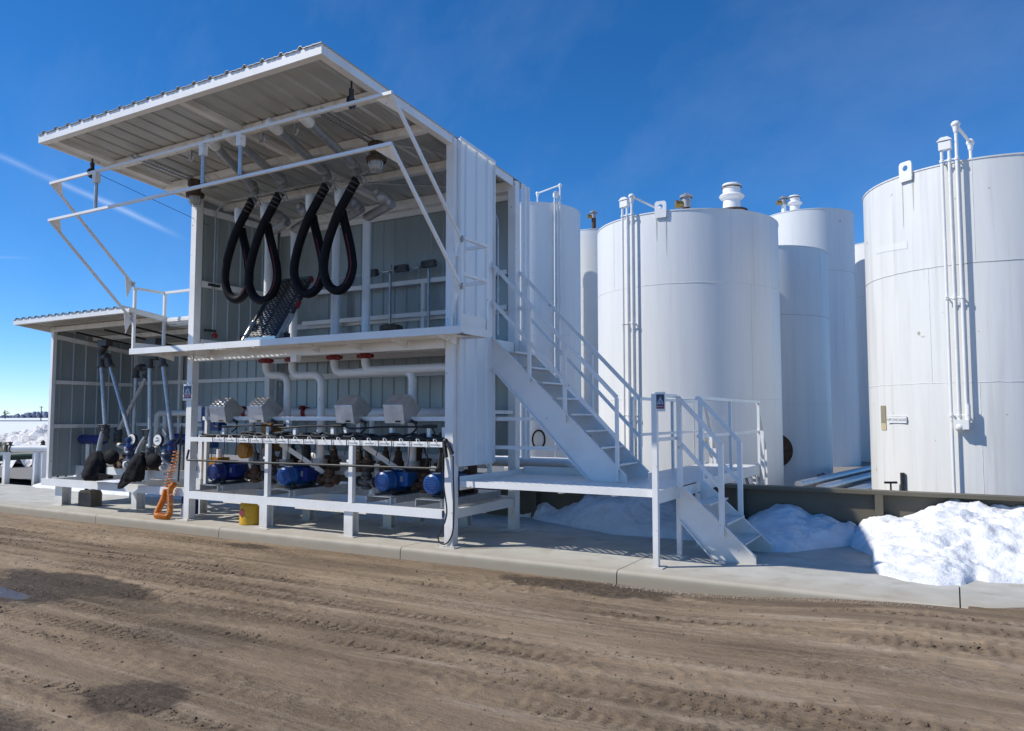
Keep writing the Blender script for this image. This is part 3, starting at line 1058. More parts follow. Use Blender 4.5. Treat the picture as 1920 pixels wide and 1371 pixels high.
# ---------------------------------------------------------------- basin wall
WY = 11.45
cw_ = thing('containment_wall', 'long olive steel containment wall with top flange in front of the tanks', 'wall', (-4, WY, 0))
mb = MB()
mb.box(-15.4, 9, WY, WY + 0.012, 0.0, 0.69)
mb.build('panel', M['olive'], cw_)
mb = MB()
mb.box(-15.4, 9, WY - 0.13, WY + 0.10, 0.690, 0.703)
mb.box(-15.4, 9, WY - 0.13, WY - 0.118, 0.655, 0.690)
mb.build('top_flange', M['olive'], cw_)
for x in (-14.0, -11.9, -9.8, -7.9, -6.1, -4.5, -2.72, -0.89, 0.93, 2.75, 4.6, 6.4):
    mb = MB()
    mb.box(x - 0.05, x + 0.05, WY - 0.014, WY, 0.0, 0.688)
    mb.box(x - 0.006, x + 0.006, WY - 0.115, WY - 0.014, 0.0, 0.688)
    mb.box(x - 0.05, x + 0.05, WY - 0.128, WY - 0.115, 0.0, 0.652)
    mb.build('stiffener', M['olive'], cw_)

# ---------------------------------------------------------------- tanks
def tank(label, c, r, H, mt, seams, lug=None, gauge=None, vseams=(), seed=0, n=96):
    """seams: list of (height, bead|shadow). lug: angle. gauge: list of pipe dicts. Angles in degrees, world."""
    T = thing('storage_tank', label, 'tank', (c[0], c[1], 0), 'storage tanks in the basin')
    cx, cy = c
    mb = MB()
    prof = [(r, -0.05)]
    z = 0.25
    while z < H - 0.1:
        prof.append((r, z))
        z += 0.45
    prof += [(r, H - 0.012), (r + 0.012, H - 0.010), (r + 0.012, H + 0.012), (r - 0.02, H + 0.014)]
    mb.lathe(prof, (cx, cy, 0), (0, 0, 1), n)
    mb.build('shell', mt, T)
    mb = MB()
    mb.lathe([(r - 0.02, H + 0.010), (r * 0.5, H + 0.10), (0.001, H + 0.17)], (cx, cy, 0), (0, 0, 1), n)
    mb.build('roof', mt, T)
    for (z, kind) in seams:
        mb = MB()
        rs_ = np.random.RandomState(int(z * 100) + seed)
        path = []
        for k in range(121):
            a = 2 * math.pi * k / 120
            path.append((cx + (r + 0.001) * math.cos(a), cy + (r + 0.001) * math.sin(a), z + rs_.uniform(-.004, .004)))
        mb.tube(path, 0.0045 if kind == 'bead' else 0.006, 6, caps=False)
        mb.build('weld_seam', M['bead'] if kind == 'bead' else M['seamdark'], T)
    for (ang, z0, z1) in vseams:
        a = math.radians(ang)
        mb = MB()
        mb.tube([(cx + (r + 0.001) * math.cos(a), cy + (r + 0.001) * math.sin(a), z0), (cx + (r + 0.001) * math.cos(a), cy + (r + 0.001) * math.sin(a), z1)], 0.003, 6)
        mb.build('weld_seam', M['bead'], T)
    if lug is not None:
        a = math.radians(lug)
        nrm = Vector((math.cos(a), math.sin(a), 0))
        tg = Vector((-math.sin(a), math.cos(a), 0))
        o_ = Vector((cx, cy, 0)) + nrm * (r + 0.018)
        w, z0, z1, hr, hz = 0.115, H - 0.13, H + 0.20, 0.048, H + 0.09
        N = 28
        outer, inner = [], []
        for k in range(N):
            an = 2 * math.pi * k / N
            ca, sa = math.cos(an), math.sin(an)
            # rounded-top plate outline seen from the hole centre
            tx = w / abs(ca) if abs(ca) > 1e-6 else 1e9
            tz = (z1 - hz) / sa if sa > 1e-6 else ((hz - z0) / -sa if sa < -1e-6 else 1e9)
            t = min(tx, tz)
            x_, z_ = ca * t, hz + sa * t
            lim = 0.05
            if z_ > z1 - lim and abs(x_) > w - lim:
                qx, qz = math.copysign(w - lim, x_), z1 - lim
                dx, dz = x_ - qx, z_ - qz
                ll = math.hypot(dx, dz)
                if ll > lim:
                    x_, z_ = qx + dx / ll * lim, qz + dz / ll * lim
            outer.append((x_, z_))
            inner.append((hr * ca, hz + hr * sa))
        mb = MB()
        v = []
        for off in (0.0, 0.026):
            for lst in (outer, inner):
                for (x_, z_) in lst:
                    q = o_ + tg * x_ + nrm * off
                    v.append((q.x, q.y, z_))
        f = []
        for k in range(N):
            k2 = (k + 1) % N
            f += [(k, N + k, N + k2, k2), (2 * N + k, 2 * N + k2, 3 * N + k2, 3 * N + k), (k, k2, 2 * N + k2, 2 * N + k), (N + k, 3 * N + k, 3 * N + k2, N + k2)]
        mb.add(v, f)
        mb.build('lifting_lug', M['white'], T)
        mb = MB()
        rs_ = np.random.RandomState(seed + 4)
        for sx in (-w + 0.02, w - 0.02):
            ln = rs_.uniform(.35, .8)
            q = Vector((cx, cy, 0)) + nrm * (r + 0.004) + tg * sx
            mb.add([(q + tg * -.010)[:2] + (z0,), (q + tg * .010)[:2] + (z0,), (q + tg * .003)[:2] + (z0 - ln,), (q + tg * -.003)[:2] + (z0 - ln,)], [(0, 1, 2, 3)])
        mb.build('rust_streak', M['ruststain'], T)
    return T


def pol(c, r, ang, z):
    a = math.radians(ang)
    return Vector((c[0] + r * math.cos(a), c[1] + r * math.sin(a), z))


def level_gauge(T, c, r, H, ang, sp, top_extra, low_box=None, arm_ang=8.0, down_to=0.3, reach=0.55):
    """Float-gauge pipework strapped to the shell: three pipes, sheave box, arm over the roof edge, read-out box."""
    off = 0.10
    P3 = [ang - sp, ang, ang + sp]
    ends = [down_to, 0.95 if low_box is None else low_box, 1.25 if low_box is None else low_box]
    tops = [H + 0.20, H + 0.20, H + top_extra]
    for k in range(3):
        mb = MB()
        mb.tube([pol(c, r + off, P3[k], ends[k]), pol(c, r + off, P3[k], tops[k])], 0.024 if k != 2 else 0.026, 10)
        for z in (0.62 * H, 0.30 * H, H + 0.02):
            mb.tube([pol(c, r + off, P3[k], z - 0.02), pol(c, r + off, P3[k], z + 0.02)], 0.036, 10)
        mb.build('gauge_pipe', M['white'], T)
    for z in (0.62 * H, 0.30 * H, H + 0.02):
        mb = MB()
        mb.tube([pol(c, r + off, P3[0], z), pol(c, r + off, P3[1], z), pol(c, r + off, P3[2], z)], 0.014, 8)
        for k in (0, 2):
            mb.tube([pol(c, r - 0.01, P3[k], z - .006), pol(c, r + off, P3[k], z - .006)], 0.013, 8)
        mb.build('pipe_clamp', M['white'], T)
    # sheave box bridging the first two pipes
    mb = MB()
    a, b = pol(c, r + off, P3[0], H + 0.26), pol(c, r + off, P3[1], H + 0.26)
    e = (b - a).normalized()
    mb.beam(a - e * 0.035, b + e * 0.035, 0.09, 0.13)
    mb.prism([a - e * .06 + Vector((0, 0, .075)), b + e * .06 + Vector((0, 0, .075)), (a + b) / 2 + e * .05 + Vector((0, 0, .13)), (a + b) / 2 - e * .05 + Vector((0, 0, .13))],
             Vector((math.cos(math.radians(ang)), math.sin(math.radians(ang)), 0)) * 0.06)
    mb.build('sheave_box', M['white'], T)
    # corner head on the tall pipe, arm, second head, down pipe
    hd = pol(c, r + off, P3[2], H + top_extra + 0.05)
    e2 = pol(c, r - reach, P3[2] + arm_ang, H + top_extra - 0.13)
    mb = MB()
    mb.sphere(hd, 0.068, 12, 8, sc=(1, 1, 0.8))
    mb.tube([hd - Vector((0, 0, 0.13)), hd], [0.035, 0.055], 10)
    mb.build('sheave_head', M['white'], T)
    mb = MB()
    mb.tube([hd, e2], 0.024, 10)
    mb.build('gauge_arm', M['white'], T)
    mb = MB()
    mb.sphere(e2, 0.06, 12, 8, sc=(1, 1, 1.1))
    mb.tube([e2 - Vector((0, 0, 0.12)), e2], [0.035, 0.05], 10)
    mb.tube([Vector((e2.x, e2.y, H + 0.02)), e2], 0.024, 10)
    mb.build('sheave_head', M['white'], T)
    if low_box is not None:
        q = pol(c, r + off + 0.02, P3[1] + sp * 0.4, low_box - 0.05)
        tg = Vector((-math.sin(math.radians(ang)), math.cos(math.radians(ang)), 0))
        mb = MB()
        mb.beam(q - tg * 0.10, q + tg * 0.10, 0.11, 0.15)
        mb.sphere(q - tg * 0.03 - Vector((0, 0, 0.04)), 0.075, 10, 7)
        mb.tube([q + tg * .085 + Vector((0, 0, .05)), q + tg * .085 + Vector((0, 0, .30))], 0.036, 10)
        mb.build('reading_box', M['white'], T)


def roof_valve(T, x, y, z0, h, material, capmat):
    mb = MB()
    mb.tube([(x, y, z0), (x, y, z0 + h * 0.62)], 0.085, 12)
    mb.build('vent_pipe', material, T)
    mb = MB()
    mb.tube([(x, y, z0 + h * .62), (x, y, z0 + h * .9)], 0.10, 12)
    mb.lathe([(0.14, 0), (0.15, .05), (0.05, .10), (0.001, .11)], (x, y, z0 + h * .9), (0, 0, 1), 14)
    mb.build('vent_cap', capmat, T)
    mb = MB()
    mb.tube([(x, y, z0 + h * .72), (x - .17, y - .1, z0 + h * .72)], [0.07, 0.085], 10)
    mb.tube([(x - .17, y - .1, z0 + h * .72), (x - .21, y - .125, z0 + h * .72)], 0.095, 10)
    mb.build('vent_valve', M['brass'], T)


def hatch(T, x, y, z, s=1.0, mt='white'):
    mb = MB()
    mb.lathe([(0.34 * s, 0), (0.30 * s, .16 * s), (0.36 * s, .20 * s), (0.36 * s, .25 * s), (0.22 * s, .26 * s), (0.20 * s, .50 * s), (0.27 * s, .55 * s), (0.30 * s, .60 * s), (0.27 * s, .64 * s),
              (0.21 * s, .66 * s), (0.21 * s, .84 * s), (0.23 * s, .86 * s), (0.21 * s, .90 * s), (0.001, .93 * s)], (x, y, z), (0, 0, 1), 24)
    mb.build('vent_hatch', M[mt], T)
    mb = MB()
    mb.lathe([(0.365 * s, .195 * s), (0.375 * s, .225 * s), (0.365 * s, .255 * s)], (x, y, z), (0, 0, 1), 24)
    mb.lathe([(0.233 * s, .80 * s), (0.24 * s, .815 * s), (0.233 * s, .83 * s)], (x, y, z), (0, 0, 1), 24)
    mb.build('rusty_flange_rim', M['rust'], T)


# middle tank
c = (-4.96, 16.26)
T = tank('short wide white tank behind the upper stair, with white vent hatch on its roof', c, 1.92, 5.72, M['tank'], [(4.28, 'bead'), (2.03, 'bead')], lug=-87, vseams=[(-122, 4.28, 5.7), (-33, 2.03, 4.28), (-70, 0, 2.03)], seed=1)
level_gauge(T, c, 1.92, 5.72, -107.5, 3.4, 0.33, None, 9.5, 0.3)
roof_valve(T, -5.02, 16.56, 5.85, 0.80, M['rust'], M['alu'])
mb = MB()
mb.tube([(-4.12, 17.0, 5.78), (-4.12, 17.0, 6.04)], 0.33, 24)
mb.build('hatch_neck', M['white'], T)
hatch(T, -4.12, 17.0, 6.03, 0.92)
mb = MB()
q = pol(c, 1.915, -61.9, 1.19)
nrm = Vector((math.cos(math.radians(-61.9)), math.sin(math.radians(-61.9)), 0))
mb.lathe([(0.06, 0), (0.06, 0.10), (0.085, 0.10), (0.085, 0.14), (0.001, 0.14)], q, nrm, 14)
mb.build('pipe_stub', M['brass'], T)
mb = MB()
mb.lathe([(0.10, 0), (0.10, 0.10), (0.001, 0.12)], pol(c, 1.2, -60, 5.78), (0, 0, 1), 12)
mb.build('roof_plug', M['white'], T)
# right tank
c = (0.52, 15.57)
T = tank('nearest white tank at the right edge, streaky upper ring, three gauge pipes', c, 1.85, 5.70, M['tank_old'], [(4.07, 'shadow'), (2.22, 'bead')], lug=-124.6, vseams=[(-94.3, 4.07, 5.68), (-115.2, 2.22, 4.07), (-94.6, 0, 2.22)], seed=2)
level_gauge(T, c, 1.85, 5.70, -103.0, 3.1, 0.52, 1.62, 4.5, 0.25, 0.40)
for (ang, z0, z1, w, matn, nm) in ((-146.7, 1.46, 1.88, 0.075, 'paper', 'notice'), (-146.7, 1.58, 1.87, 0.070, 'papergrey', 'print')):
    a = math.radians(ang)
    nrm, tg = Vector((math.cos(a), math.sin(a), 0)), Vector((-math.sin(a), math.cos(a), 0))
    o_ = Vector((c[0], c[1], 0)) + nrm * (1.85 + (0.006 if nm == 'notice' else 0.010))
    mb = MB()
    mb.prism([tuple((o_ + tg * -w)[:2]) + (z0,), tuple((o_ + tg * w)[:2]) + (z0,), tuple((o_ + tg * w)[:2]) + (z1,), tuple((o_ + tg * -w)[:2]) + (z1,)], nrm * 0.003)
    mb.build(nm, M[matn], T)
a = math.radians(-135.5)
nrm, tg = Vector((math.cos(a), math.sin(a), 0)), Vector((-math.sin(a), math.cos(a), 0))
o_ = Vector((c[0], c[1], 1.635)) + nrm * 1.862
mb = MB()
mb.beam(o_ - tg * 0.21, o_ + tg * 0.21, 0.01, 0.105)
mb.tube([o_ - tg * .21 + Vector((0, 0, .06)), o_ + tg * .21 + Vector((0, 0, .06))], 0.006, 6)
lab = mb.build('name_plate', M['tank'], T)
mb = MB()
text_mesh(mb, 'APP UNLOADED', o_ + nrm * 0.008, tg, (0, 0, 1), 0.062)
mb.build('lettering', M['print'], lab)
mb = MB()
for k in range(15):
    a0, a1 = -149 + k * 1.55, -149 + (k + 1) * 1.55
    w0 = 0.115
    mb.add([pol(c, 1.854, a0, 4.52 - k * .004), pol(c, 1.854, a1, 4.52 - (k + 1) * .004), pol(c, 1.854, a1, 4.52 + w0 - (k + 1) * .004), pol(c, 1.854, a0, 4.52 + w0 - k * .004)], [(0, 1, 2, 3)])
mb.build('painted_band', M['tank'], T)
mb = MB()
q = pol(c, 1.90, -132, 0)
mb.tube([q + Vector((0, 0, 0)), q + Vector((0, 0, .77))], 0.035, 10)
q2 = pol(c, 2.0, -136.5, 0)
mb.tube([q2, q2 + Vector((0, 0, .60))], 0.014, 8)
mb.beam(q2 + Vector((-.09, -.05, .60)), q2 + Vector((.09, .05, .60)), 0.03, 0.035)
mb.build('drain_valve', M['black'], T)
# tanks further back
c = (-4.14, 20.18)
T = tank('slim shaded tank between the middle tank and a taller one, manway near its base', c, 1.55, 5.75, M['tank'], [(4.1, 'seam'), (2.0, 'bead')], seed=3)
for (ang, z, r_) in ((-60.1, 0.9, 0.33),):
    a = math.radians(ang - 12)
    nrm, tg = Vector((math.cos(a), math.sin(a), 0)), Vector((-math.sin(a), math.cos(a), 0))
    q = pol(c, 1.53, ang - 12, z)
    mb = MB()
    mb.lathe([(r_, 0), (r_, .13), (r_ + .07, .13), (r_ + .07, .17), (0.001, .175)], q, nrm, 28)
    mw = mb.build('manway', M['rust'], T)
    mb = MB()
    up = Vector((0, 0, 1))
    for k in range(24):
        an = 2 * math.pi * k / 24
        p_ = q + (tg * math.cos(an) + up * math.sin(an)) * (r_ + .045)
        mb.tube([p_ + nrm * .10, p_ + nrm * .215], 0.018, 6)
    mb.build('bolt_ring', M['rust'], mw)
mb = MB()
q = pol(c, 1.55, -30, 0.28)
mb.lathe([(0.06, 0), (0.06, .09), (.09, .09), (.09, .12), (.001, .12)], q, Vector((math.cos(-.52), math.sin(-.52), 0)), 12)
mb.build('drain_stub', M['alu'], T)
c = (-4.43, 29.27)
T = tank('tall tank rising behind the slim shaded one, small brass valve on its roof', c, 1.60, 8.85, M['tank'], [(6.7, 'seam'), (4.5, 'bead'), (2.2, 'bead')], seed=4)
roof_valve(T, -5.1, 28.75, 8.9, 0.78, M['white'], M['alu'])
hatch(T, -4.75, 28.9, 8.88, 0.9)
T = tank('tall narrow sliver of tank just left of the right-hand tank', (-2.13, 32.93), 1.55, 8.25, M['tank'], [(6.2, 'seam'), (4.1, 'bead'), (2.0, 'bead')], seed=5)
c = (-12.86, 23.74)
T = tank('tall tank directly right of the loading shed with conduit pipes up its side', c, 1.75, 8.85, M['tank'], [(6.5, 'bead'), (4.4, 'bead'), (2.2, 'bead')], seed=6)
level_gauge(T, c, 1.75, 8.85, -33, 3.4, 0.58, None, -22.0, 0.3, 0.5)
mb = MB()
rg = []
for k in range(33):
    an = 2 * math.pi * k / 32
    q = pol(c, 1.80, -54 + 6.5 * math.cos(an), 0.93 + 0.30 * math.sin(an))
    rg.append(q)
mb.tube(rg, 0.028, 8, caps=False)
mb.build('hanging_hose_loop', M['rubber'], T)
mb = MB()
mb.tube([pol(c, 1.83, -67, .55), pol(c, 1.83, -67, 1.28)], 0.02, 8)
mb.build('hanging_hose_end', M['rubber'], T)
c = (-12.16, 27.97)
T = tank('tall tank half hidden in the gap left of the middle tank, brown valve on top', c, 1.55, 8.82, M['tank'], [(6.6, 'bead'), (4.4, 'seam'), (2.2, 'bead')], seed=7)
roof_valve(T, -11.75, 26.75, 8.85, 0.72, M['rust'], M['alu'])
# tank hidden behind the shed; only its gauge head shows above the roof
c = (-11.05, 16.3)
T = tank('tank behind the loading shed, only its white gauge head above the roof', c, 1.25, 7.0, M['tank'], [(4.2, 'bead'), (2.0, 'bead')], seed=8)
mb = MB()
g0 = Vector((-9.95, 15.9, 7.0))
mb.tube([g0, g0 + Vector((0, 0, 1.1))], 0.03, 10)
mb.sphere(g0 + Vector((0, 0, 1.12)), 0.10, 12, 8)
mb.tube([g0 + Vector((0, 0, 1.12)), g0 + Vector((-.42, .2, 1.2))], 0.03, 10)
mb.tube([g0 + Vector((0.02, 0, .8)), g0 + Vector((0.02, 0, 1.05))], 0.065, 10)
mb.build('gauge_head', M['white'], T)
for x_, y_, r_, h_, lb in ((-13.6, 16.4, 1.5, 2.6, 'low white tank seen through the gap under the left shed wall'),):
    T = tank(lb, (x_, y_), r_, h_, M['tank'], [(2.0, 'bead')], seed=9)

# pipe runs inside the basin
for i in range(5):
    mb = MB()
    y = 12.15 + i * 0.34
    z = 0.86 - i * 0.015
    mb.tube(fillet([(-8.4, y, z), (-5.75 + i * .06, y, z), (-5.5 + i * .06, y, z - 0.9)], 0.18), 0.085, 14)
    tag(mb.build('basin_pipe', M['white']), 'white pipe of five lying side by side behind the wall under the stair', 'pipe', 'five parallel pipes under the stair')
for i, (p0, p1) in enumerate((((-2.45, 14.6, .45), (-1.6, 22.5, .4)), ((-2.1, 14.6, .40), (-1.2, 22.5, .35)), ((-1.75, 14.6, .32), (-0.9, 20.5, .28)))):
    mb = MB()
    mb.tube([p0, p1], 0.085, 14)
    tag(mb.build('basin_pipe', M['galv']), ['leftmost', 'middle', 'rightmost'][i] + ' of three grey pipes running back between the slim and right-hand tanks', 'pipe', 'pipes between the tanks')

# ---------------------------------------------------------------- the loading shed
XL, XR = -10.93, -5.73          # post centres
YF, YB = 8.37, 10.02            # front / rear post rows
RX0, RX1, RY0, RY1 = -11.03, -5.69, 5.86, 10.37


def zr(y):                       # underside of the roof sheet
    return 5.645 - 0.082 * (y - 5.86)


SH = thing('loading_shed', 'tall two-storey white truck loading shed with big overhanging roof', 'shed', (-8.3, 9.0, 0))
for (x, y) in ((XL, YF), (XR, YF), (XR, YB), (XL, YB)):
    mb = MB()
    top = zr(y) - 0.02
    mb.box(x - .064, x + .064, y - .064, y + .064, 0.014, top)
    mb.box(x - .067, x + .067, y - .067, y + .067, 4.03, 4.038)
    p_ = mb.build('post', M['white'], SH)
    mb = MB()
    mb.box(x - .15, x + .15, y - .15, y + .15, 0.0, 0.014)
    for sx in (-1, 1):
        for sy in (-1, 1):
            mb.tube([(x + sx * .125, y + sy * .125, .012), (x + sx * .125, y + sy * .125, .034)], 0.011, 6)
    mb.build('base_plate', M['white_worn'], p_)
# roof sheet, fascia boards, purlins, rafters
mb = MB()
sl = math.hypot(RY1 - RY0 + 0.05, zr(RY1) - zr(RY0 - .05))
o_ = Vector((RX0 - .03, RY0 - 0.05, zr(RY0 - .05) + 0.006))
vdir = Vector((0, RY1 - RY0 + .05, zr(RY1) - zr(RY0 - .05))).normalized()
ribbed(mb, o_, (1, 0, 0), vdir, Vector((1, 0, 0)).cross(vdir), RX1 - RX0 + .05, sl, 0.29, 0.032, 0.075)
roof = mb.build('roof', M['ceiling'], SH)
mb = MB()
mb.box(RX0 - .03, RX1 + .004, RY0 - .03, RY0, zr(RY0) - .105, zr(RY0) + .004)
mb.box(RX0 - .03, RX1 + .004, RY0, RY0 + .07, zr(RY0) - .105, zr(RY0) - .098)
mb.build('fascia', M['white'], roof)


def rake(x0, x1, ya, yb, h, nm='fascia'):
    mb = MB()
    v = [(x, y, zr(y) + d) for x in (x0, x1) for (y, d) in ((ya, -h), (yb, -h), (yb, .006), (ya, .006))]
    mb.add(v, [(0, 1, 2, 3), (7, 6, 5, 4), (0, 4, 5, 1), (1, 5, 6, 2), (2, 6, 7, 3), (3, 7, 4, 0)])
    mb.build(nm, M['white'], roof)


rake(RX1 - .03, RX1, RY0, YF + .01, .105)
rake(RX1 - .03, RX1, 9.28, 9.93, .115)
rake(RX0 - .03, RX0, RY0, RY1, .105)
rake(RX1 - .10, RX1 - .03, RY0, YF + .02, .105)
rake(RX0, RX0 + .17, RY0 + .07, YF + 1.6, .06)
for (y, h) in ((6.88, .10), (7.83, .11), (8.95, .11), (YB, .16)):
    mb = MB()
    mb.box(RX0 + .02, RX1 - .105, y - .03, y + .03, zr(y) - h, zr(y) - .004)
    mb.box(RX0 + .02, RX1 - .105, y + .03, y + .075, zr(y) - h, zr(y) - h + .006)
    mb.build('purlin', M['white_worn'], roof)
rake(-8.20, -8.10, RY0 + .07, YB, .075, 'rafter')
# back wall (upper + lower lining), left wall (upper only), right-hand panels
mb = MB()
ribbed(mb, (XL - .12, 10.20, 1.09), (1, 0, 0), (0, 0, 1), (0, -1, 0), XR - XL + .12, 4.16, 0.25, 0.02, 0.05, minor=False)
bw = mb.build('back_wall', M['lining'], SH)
for (z, y) in ((5.10, 10.13), (3.32, 10.13), (2.40, 10.13), (1.66, 10.13)):
    mb = MB()
    mb.box(XL + .09, XR - .09, y, y + .04, z - .045, z + .045)
    mb.box(XL + .09, XR - .09, y - .045, y, z + .039, z + .045)
    mb.build('girt', M['white'], bw)
mb = MB()
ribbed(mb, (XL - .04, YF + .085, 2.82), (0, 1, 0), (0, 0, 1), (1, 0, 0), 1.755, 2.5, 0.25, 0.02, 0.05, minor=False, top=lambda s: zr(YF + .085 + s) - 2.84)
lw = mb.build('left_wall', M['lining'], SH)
for z in (3.92, 5.17):
    mb = MB()
    mb.box(XL - .01, XL + .05, YF + .085, YB - .085, z - .05, z + .05)
    mb.build('girt', M['white'], lw)
mb = MB()
mb.box(XL - .01, XL + .06, YF + .085, YB - .085, 2.82, 2.98)
mb.build('kick_plate', M['white'], lw)
# right panel beside the door, its trims
mb = MB()
ribbed(mb, (XR + .086, YF + .04, 1.06), (0, 1, 0), (0, 0, 1), (1, 0, 0), 0.86, 4.3, 0.272, 0.024, 0.05, top=lambda s: zr(YF + .04 + s) - 1.07, minor=False)
rp = mb.build('side_panel', M['panel'], SH)
mb = MB()
for (ya, yb) in ((YF + .01, YF + .04), (9.27, 9.285)):
    mb.box(XR + .066, XR + .118, ya, yb, 1.06, zr(yb) - .006)
mb.box(XR + .08, XR + .10, YF + .04, 9.27, 1.035, 1.06)
v_ = [(x, y, zr(y) + d) for x in (XR + .112, XR + .12) for (y, d) in ((YF + .01, -.03), (9.285, -.03), (9.285, .012), (YF + .01, .012))]
mb.add(v_, [(0, 1, 2, 3), (7, 6, 5, 4), (0, 4, 5, 1), (1, 5, 6, 2), (2, 6, 7, 3), (3, 7, 4, 0)])
mb.build('trim', M['white'], rp)
rs = np.random.RandomState(3)
mb = MB()
for z in (1.65, 2.9, 3.92, 4.7):
    for y in (8.55, 8.82, 9.09):
        mb.tube([(XR + .086, y, z), (XR + .094, y, z)], 0.009, 6)
mb.build('panel_screw', M['galv'], rp)
mb = MB()
ribbed(mb, (XR + .086, YB + .085, 1.06), (0, 1, 0), (0, 0, 1), (1, 0, 0), 0.27, 4.2, 0.14, 0.024, 0.05, top=lambda s: zr(YB + .085 + s) - 1.08, minor=False)
mb.build('corner_panel', M['panel'], SH)
# inner face of the right-hand wall behind the panel (frame members seen through the door)
for z in (3.92, 3.38):
    mb = MB()
    mb.box(XR - .03, XR + .05, YF + .085, 9.27, z - .04, z + .04)
    mb.build('girt', M['white'], rp)
# upper floor
mb = MB()
mb.box(XL + .085, XR - .085, YF - .06, 10.18, 2.765, 2.80)
fl = mb.build('upper_floor', M['white_worn'], SH)
for y in (YF, 9.2, 10.05):
    mb = MB()
    mb.box(XL + .085, XR - .085, y - .05, y + .05, 2.60 if y == YF else 2.66, 2.762)
    mb.build('floor_beam', M['white'], fl)
for x in (-10.2, -9.5, -8.7, -8.1, -7.3, -6.5):
    mb = MB()
    mb.box(x - .03, x + .03, YF + .06, 9.14, 2.67, 2.764)
    mb.build('floor_joist', M['white'], fl)
mb = MB()
mb.box(XR - .03, XR + .05, YF + .085, YB - .085, 2.62, 2.80)
mb.build('floor_beam', M['white'], fl)
mb = MB()
mb.box(-8.52, -8.40, 8.20, 8.30, 2.50, 2.60)
mb.build('underfloor_box', M['white_worn'], SH)
# low frame the pumps stand on
fr = None
mb = MB()
mb.box(XL + .085, XR - .085, YF - .095, YF - .085, .36, .475)
mb.box(XL + .085, XR - .085, YF - .085, YF - .02, .463, .475)
mb.box(XL + .085, XR - .085, YF - .085, YF - .02, .36, .372)
fr = mb.build('low_beam', M['white'], SH)
mb = MB()
mb.box(XL + .085, XR - .085, 10.0, 10.07, .36, .50)
mb.build('low_beam', M['white'], SH)
mb = MB()
mb.box(XR - .04, XR + .04, YF + .085, YB - .085, .36, .48)
mb.build('low_beam', M['white'], SH)
mb = MB()
mb.box(XL - .04, XL + .04, YF + .085, YB - .085, .36, .48)
mb.build('low_beam', M['white'], SH)
mb = MB()
mb.box(XL + .05, XR - .05, 9.25, 9.33, .33, .455)
mb.build('low_beam', M['white'], SH)
for (x, y) in ((-9.11, 8.34), (-7.45, 8.38), (-9.18, 9.30), (-7.5, 9.30), (-7.5, 10.03), (-9.2, 10.03), (-6.6, 10.03)):
    mb = MB()
    mb.hbeam(x, y, .012, .36, .16, .13)
    lg = mb.build('leg', M['white'], SH)
    mb = MB()
    mb.box(x - .14, x + .14, y - .11, y + .11, 0, .012)
    mb.build('base_plate', M['white_worn'], lg)
for (x0, x1) in ((-10.3, -9.2), (-8.7, -7.3)):
    mb = MB()
    mb.box(x0, x1, 8.52, 9.24, .30, .318)
    mb.build('drip_pan', M['white_worn'], SH)
# back handrail on the upper floor
for z in (3.90, 3.36):
    mb = MB()
    mb.box(-10.1, XR - .1, 9.98, 10.04, z - .04, z + .03)
    mb.build('back_handrail', M['white'], SH)
for x in (-9.25, -7.42):
    mb = MB()
    mb.box(x - .035, x + .035, 9.985, 10.035, 2.80, 3.86)
    mb.build('rail_post', M['white'], SH)
# door rails low on the right side
mb = MB()
mb.box(XR - .02, XR + .03, 9.29, 9.34, .85, 1.66)
for z in (1.66, 1.26):
    mb.box(XR + .03, XR + 1.10 - (z - 1.26) * .95, 9.29, 9.33, z - .025, z + .025)
mb.build('side_rail', M['white'], SH)
mb = MB()
mb.box(XR - .03, XR + .04, 9.29, 9.93, 1.73, 1.78)
mb.build('sill', M['white'], SH)
# conduits
mb = MB()
mb.tube(fillet([(XL + .07, 8.68, 3.1), (XL + .07, 8.68, 5.22), (XL + .35, 8.68, 5.33), (-8.3, 8.68, 5.34)], .12), 0.014, 8)
mb.tube(fillet([(XR - .12, 9.75, 2.9), (XR - .12, 9.75, 4.75), (XR - .5, 9.6, 5.15), (-8.2, 8.6, 5.30)], .2), 0.016, 8)
mb.tube([(-6.6, 7.75, 5.36), (-5.9, 8.7, 5.34)], 0.012, 6)
mb.build('conduit', M['galv'], SH)
for ya, za in ((8.58, 3.90), (8.52, 3.12)):
    mb = MB()
    mb.box(XL + .05, XL + .09, ya, ya + .22, za, za + .042)
    mb.build('conduit_clamp', M['black'], SH)
mb = MB()
mb.lathe([(0.001, 0), (.045, .01), (.05, .05), (.03, .06), (.001, .06)], (XL + .08, 8.69, 3.06), (1, 0, 0), 12)
mb.build('push_button', M['red'], SH)

# ---------------------------------------------------------------- catwalk
CX0, CX1, CY0, CY1 = -11.78, -5.20, 7.78, 8.29
CW = thing('catwalk', 'white grated catwalk along the front of the upper floor with end guard rails', 'catwalk', (-8.5, 8.0, 2.7))
mb = MB()
mb.box(CX0, CX1, CY0, CY0 + .012, 2.715, 2.81)
mb.box(CX0, CX1, CY0 + .012, CY0 + .06, 2.715, 2.725)
mb.box(CX0, CX0 + .012, CY0 + .012, YF + .06, 2.715, 2.81)
mb.box(CX1 - .012, CX1, CY0 + .012, YF + .10, 2.715, 2.81)
mb.box(XR + .10, CX1 - .012, YF + .088, YF + .10, 2.715, 2.81)
mb.box(CX0 + .012, XL - .09, YF + .048, YF + .06, 2.715, 2.81)
mb.box(CX0 + .02, CX1 - .02, 8.28, 8.286, 2.72, 2.79)
mb.build('edge_channel', M['white'], CW)
mb = MB()
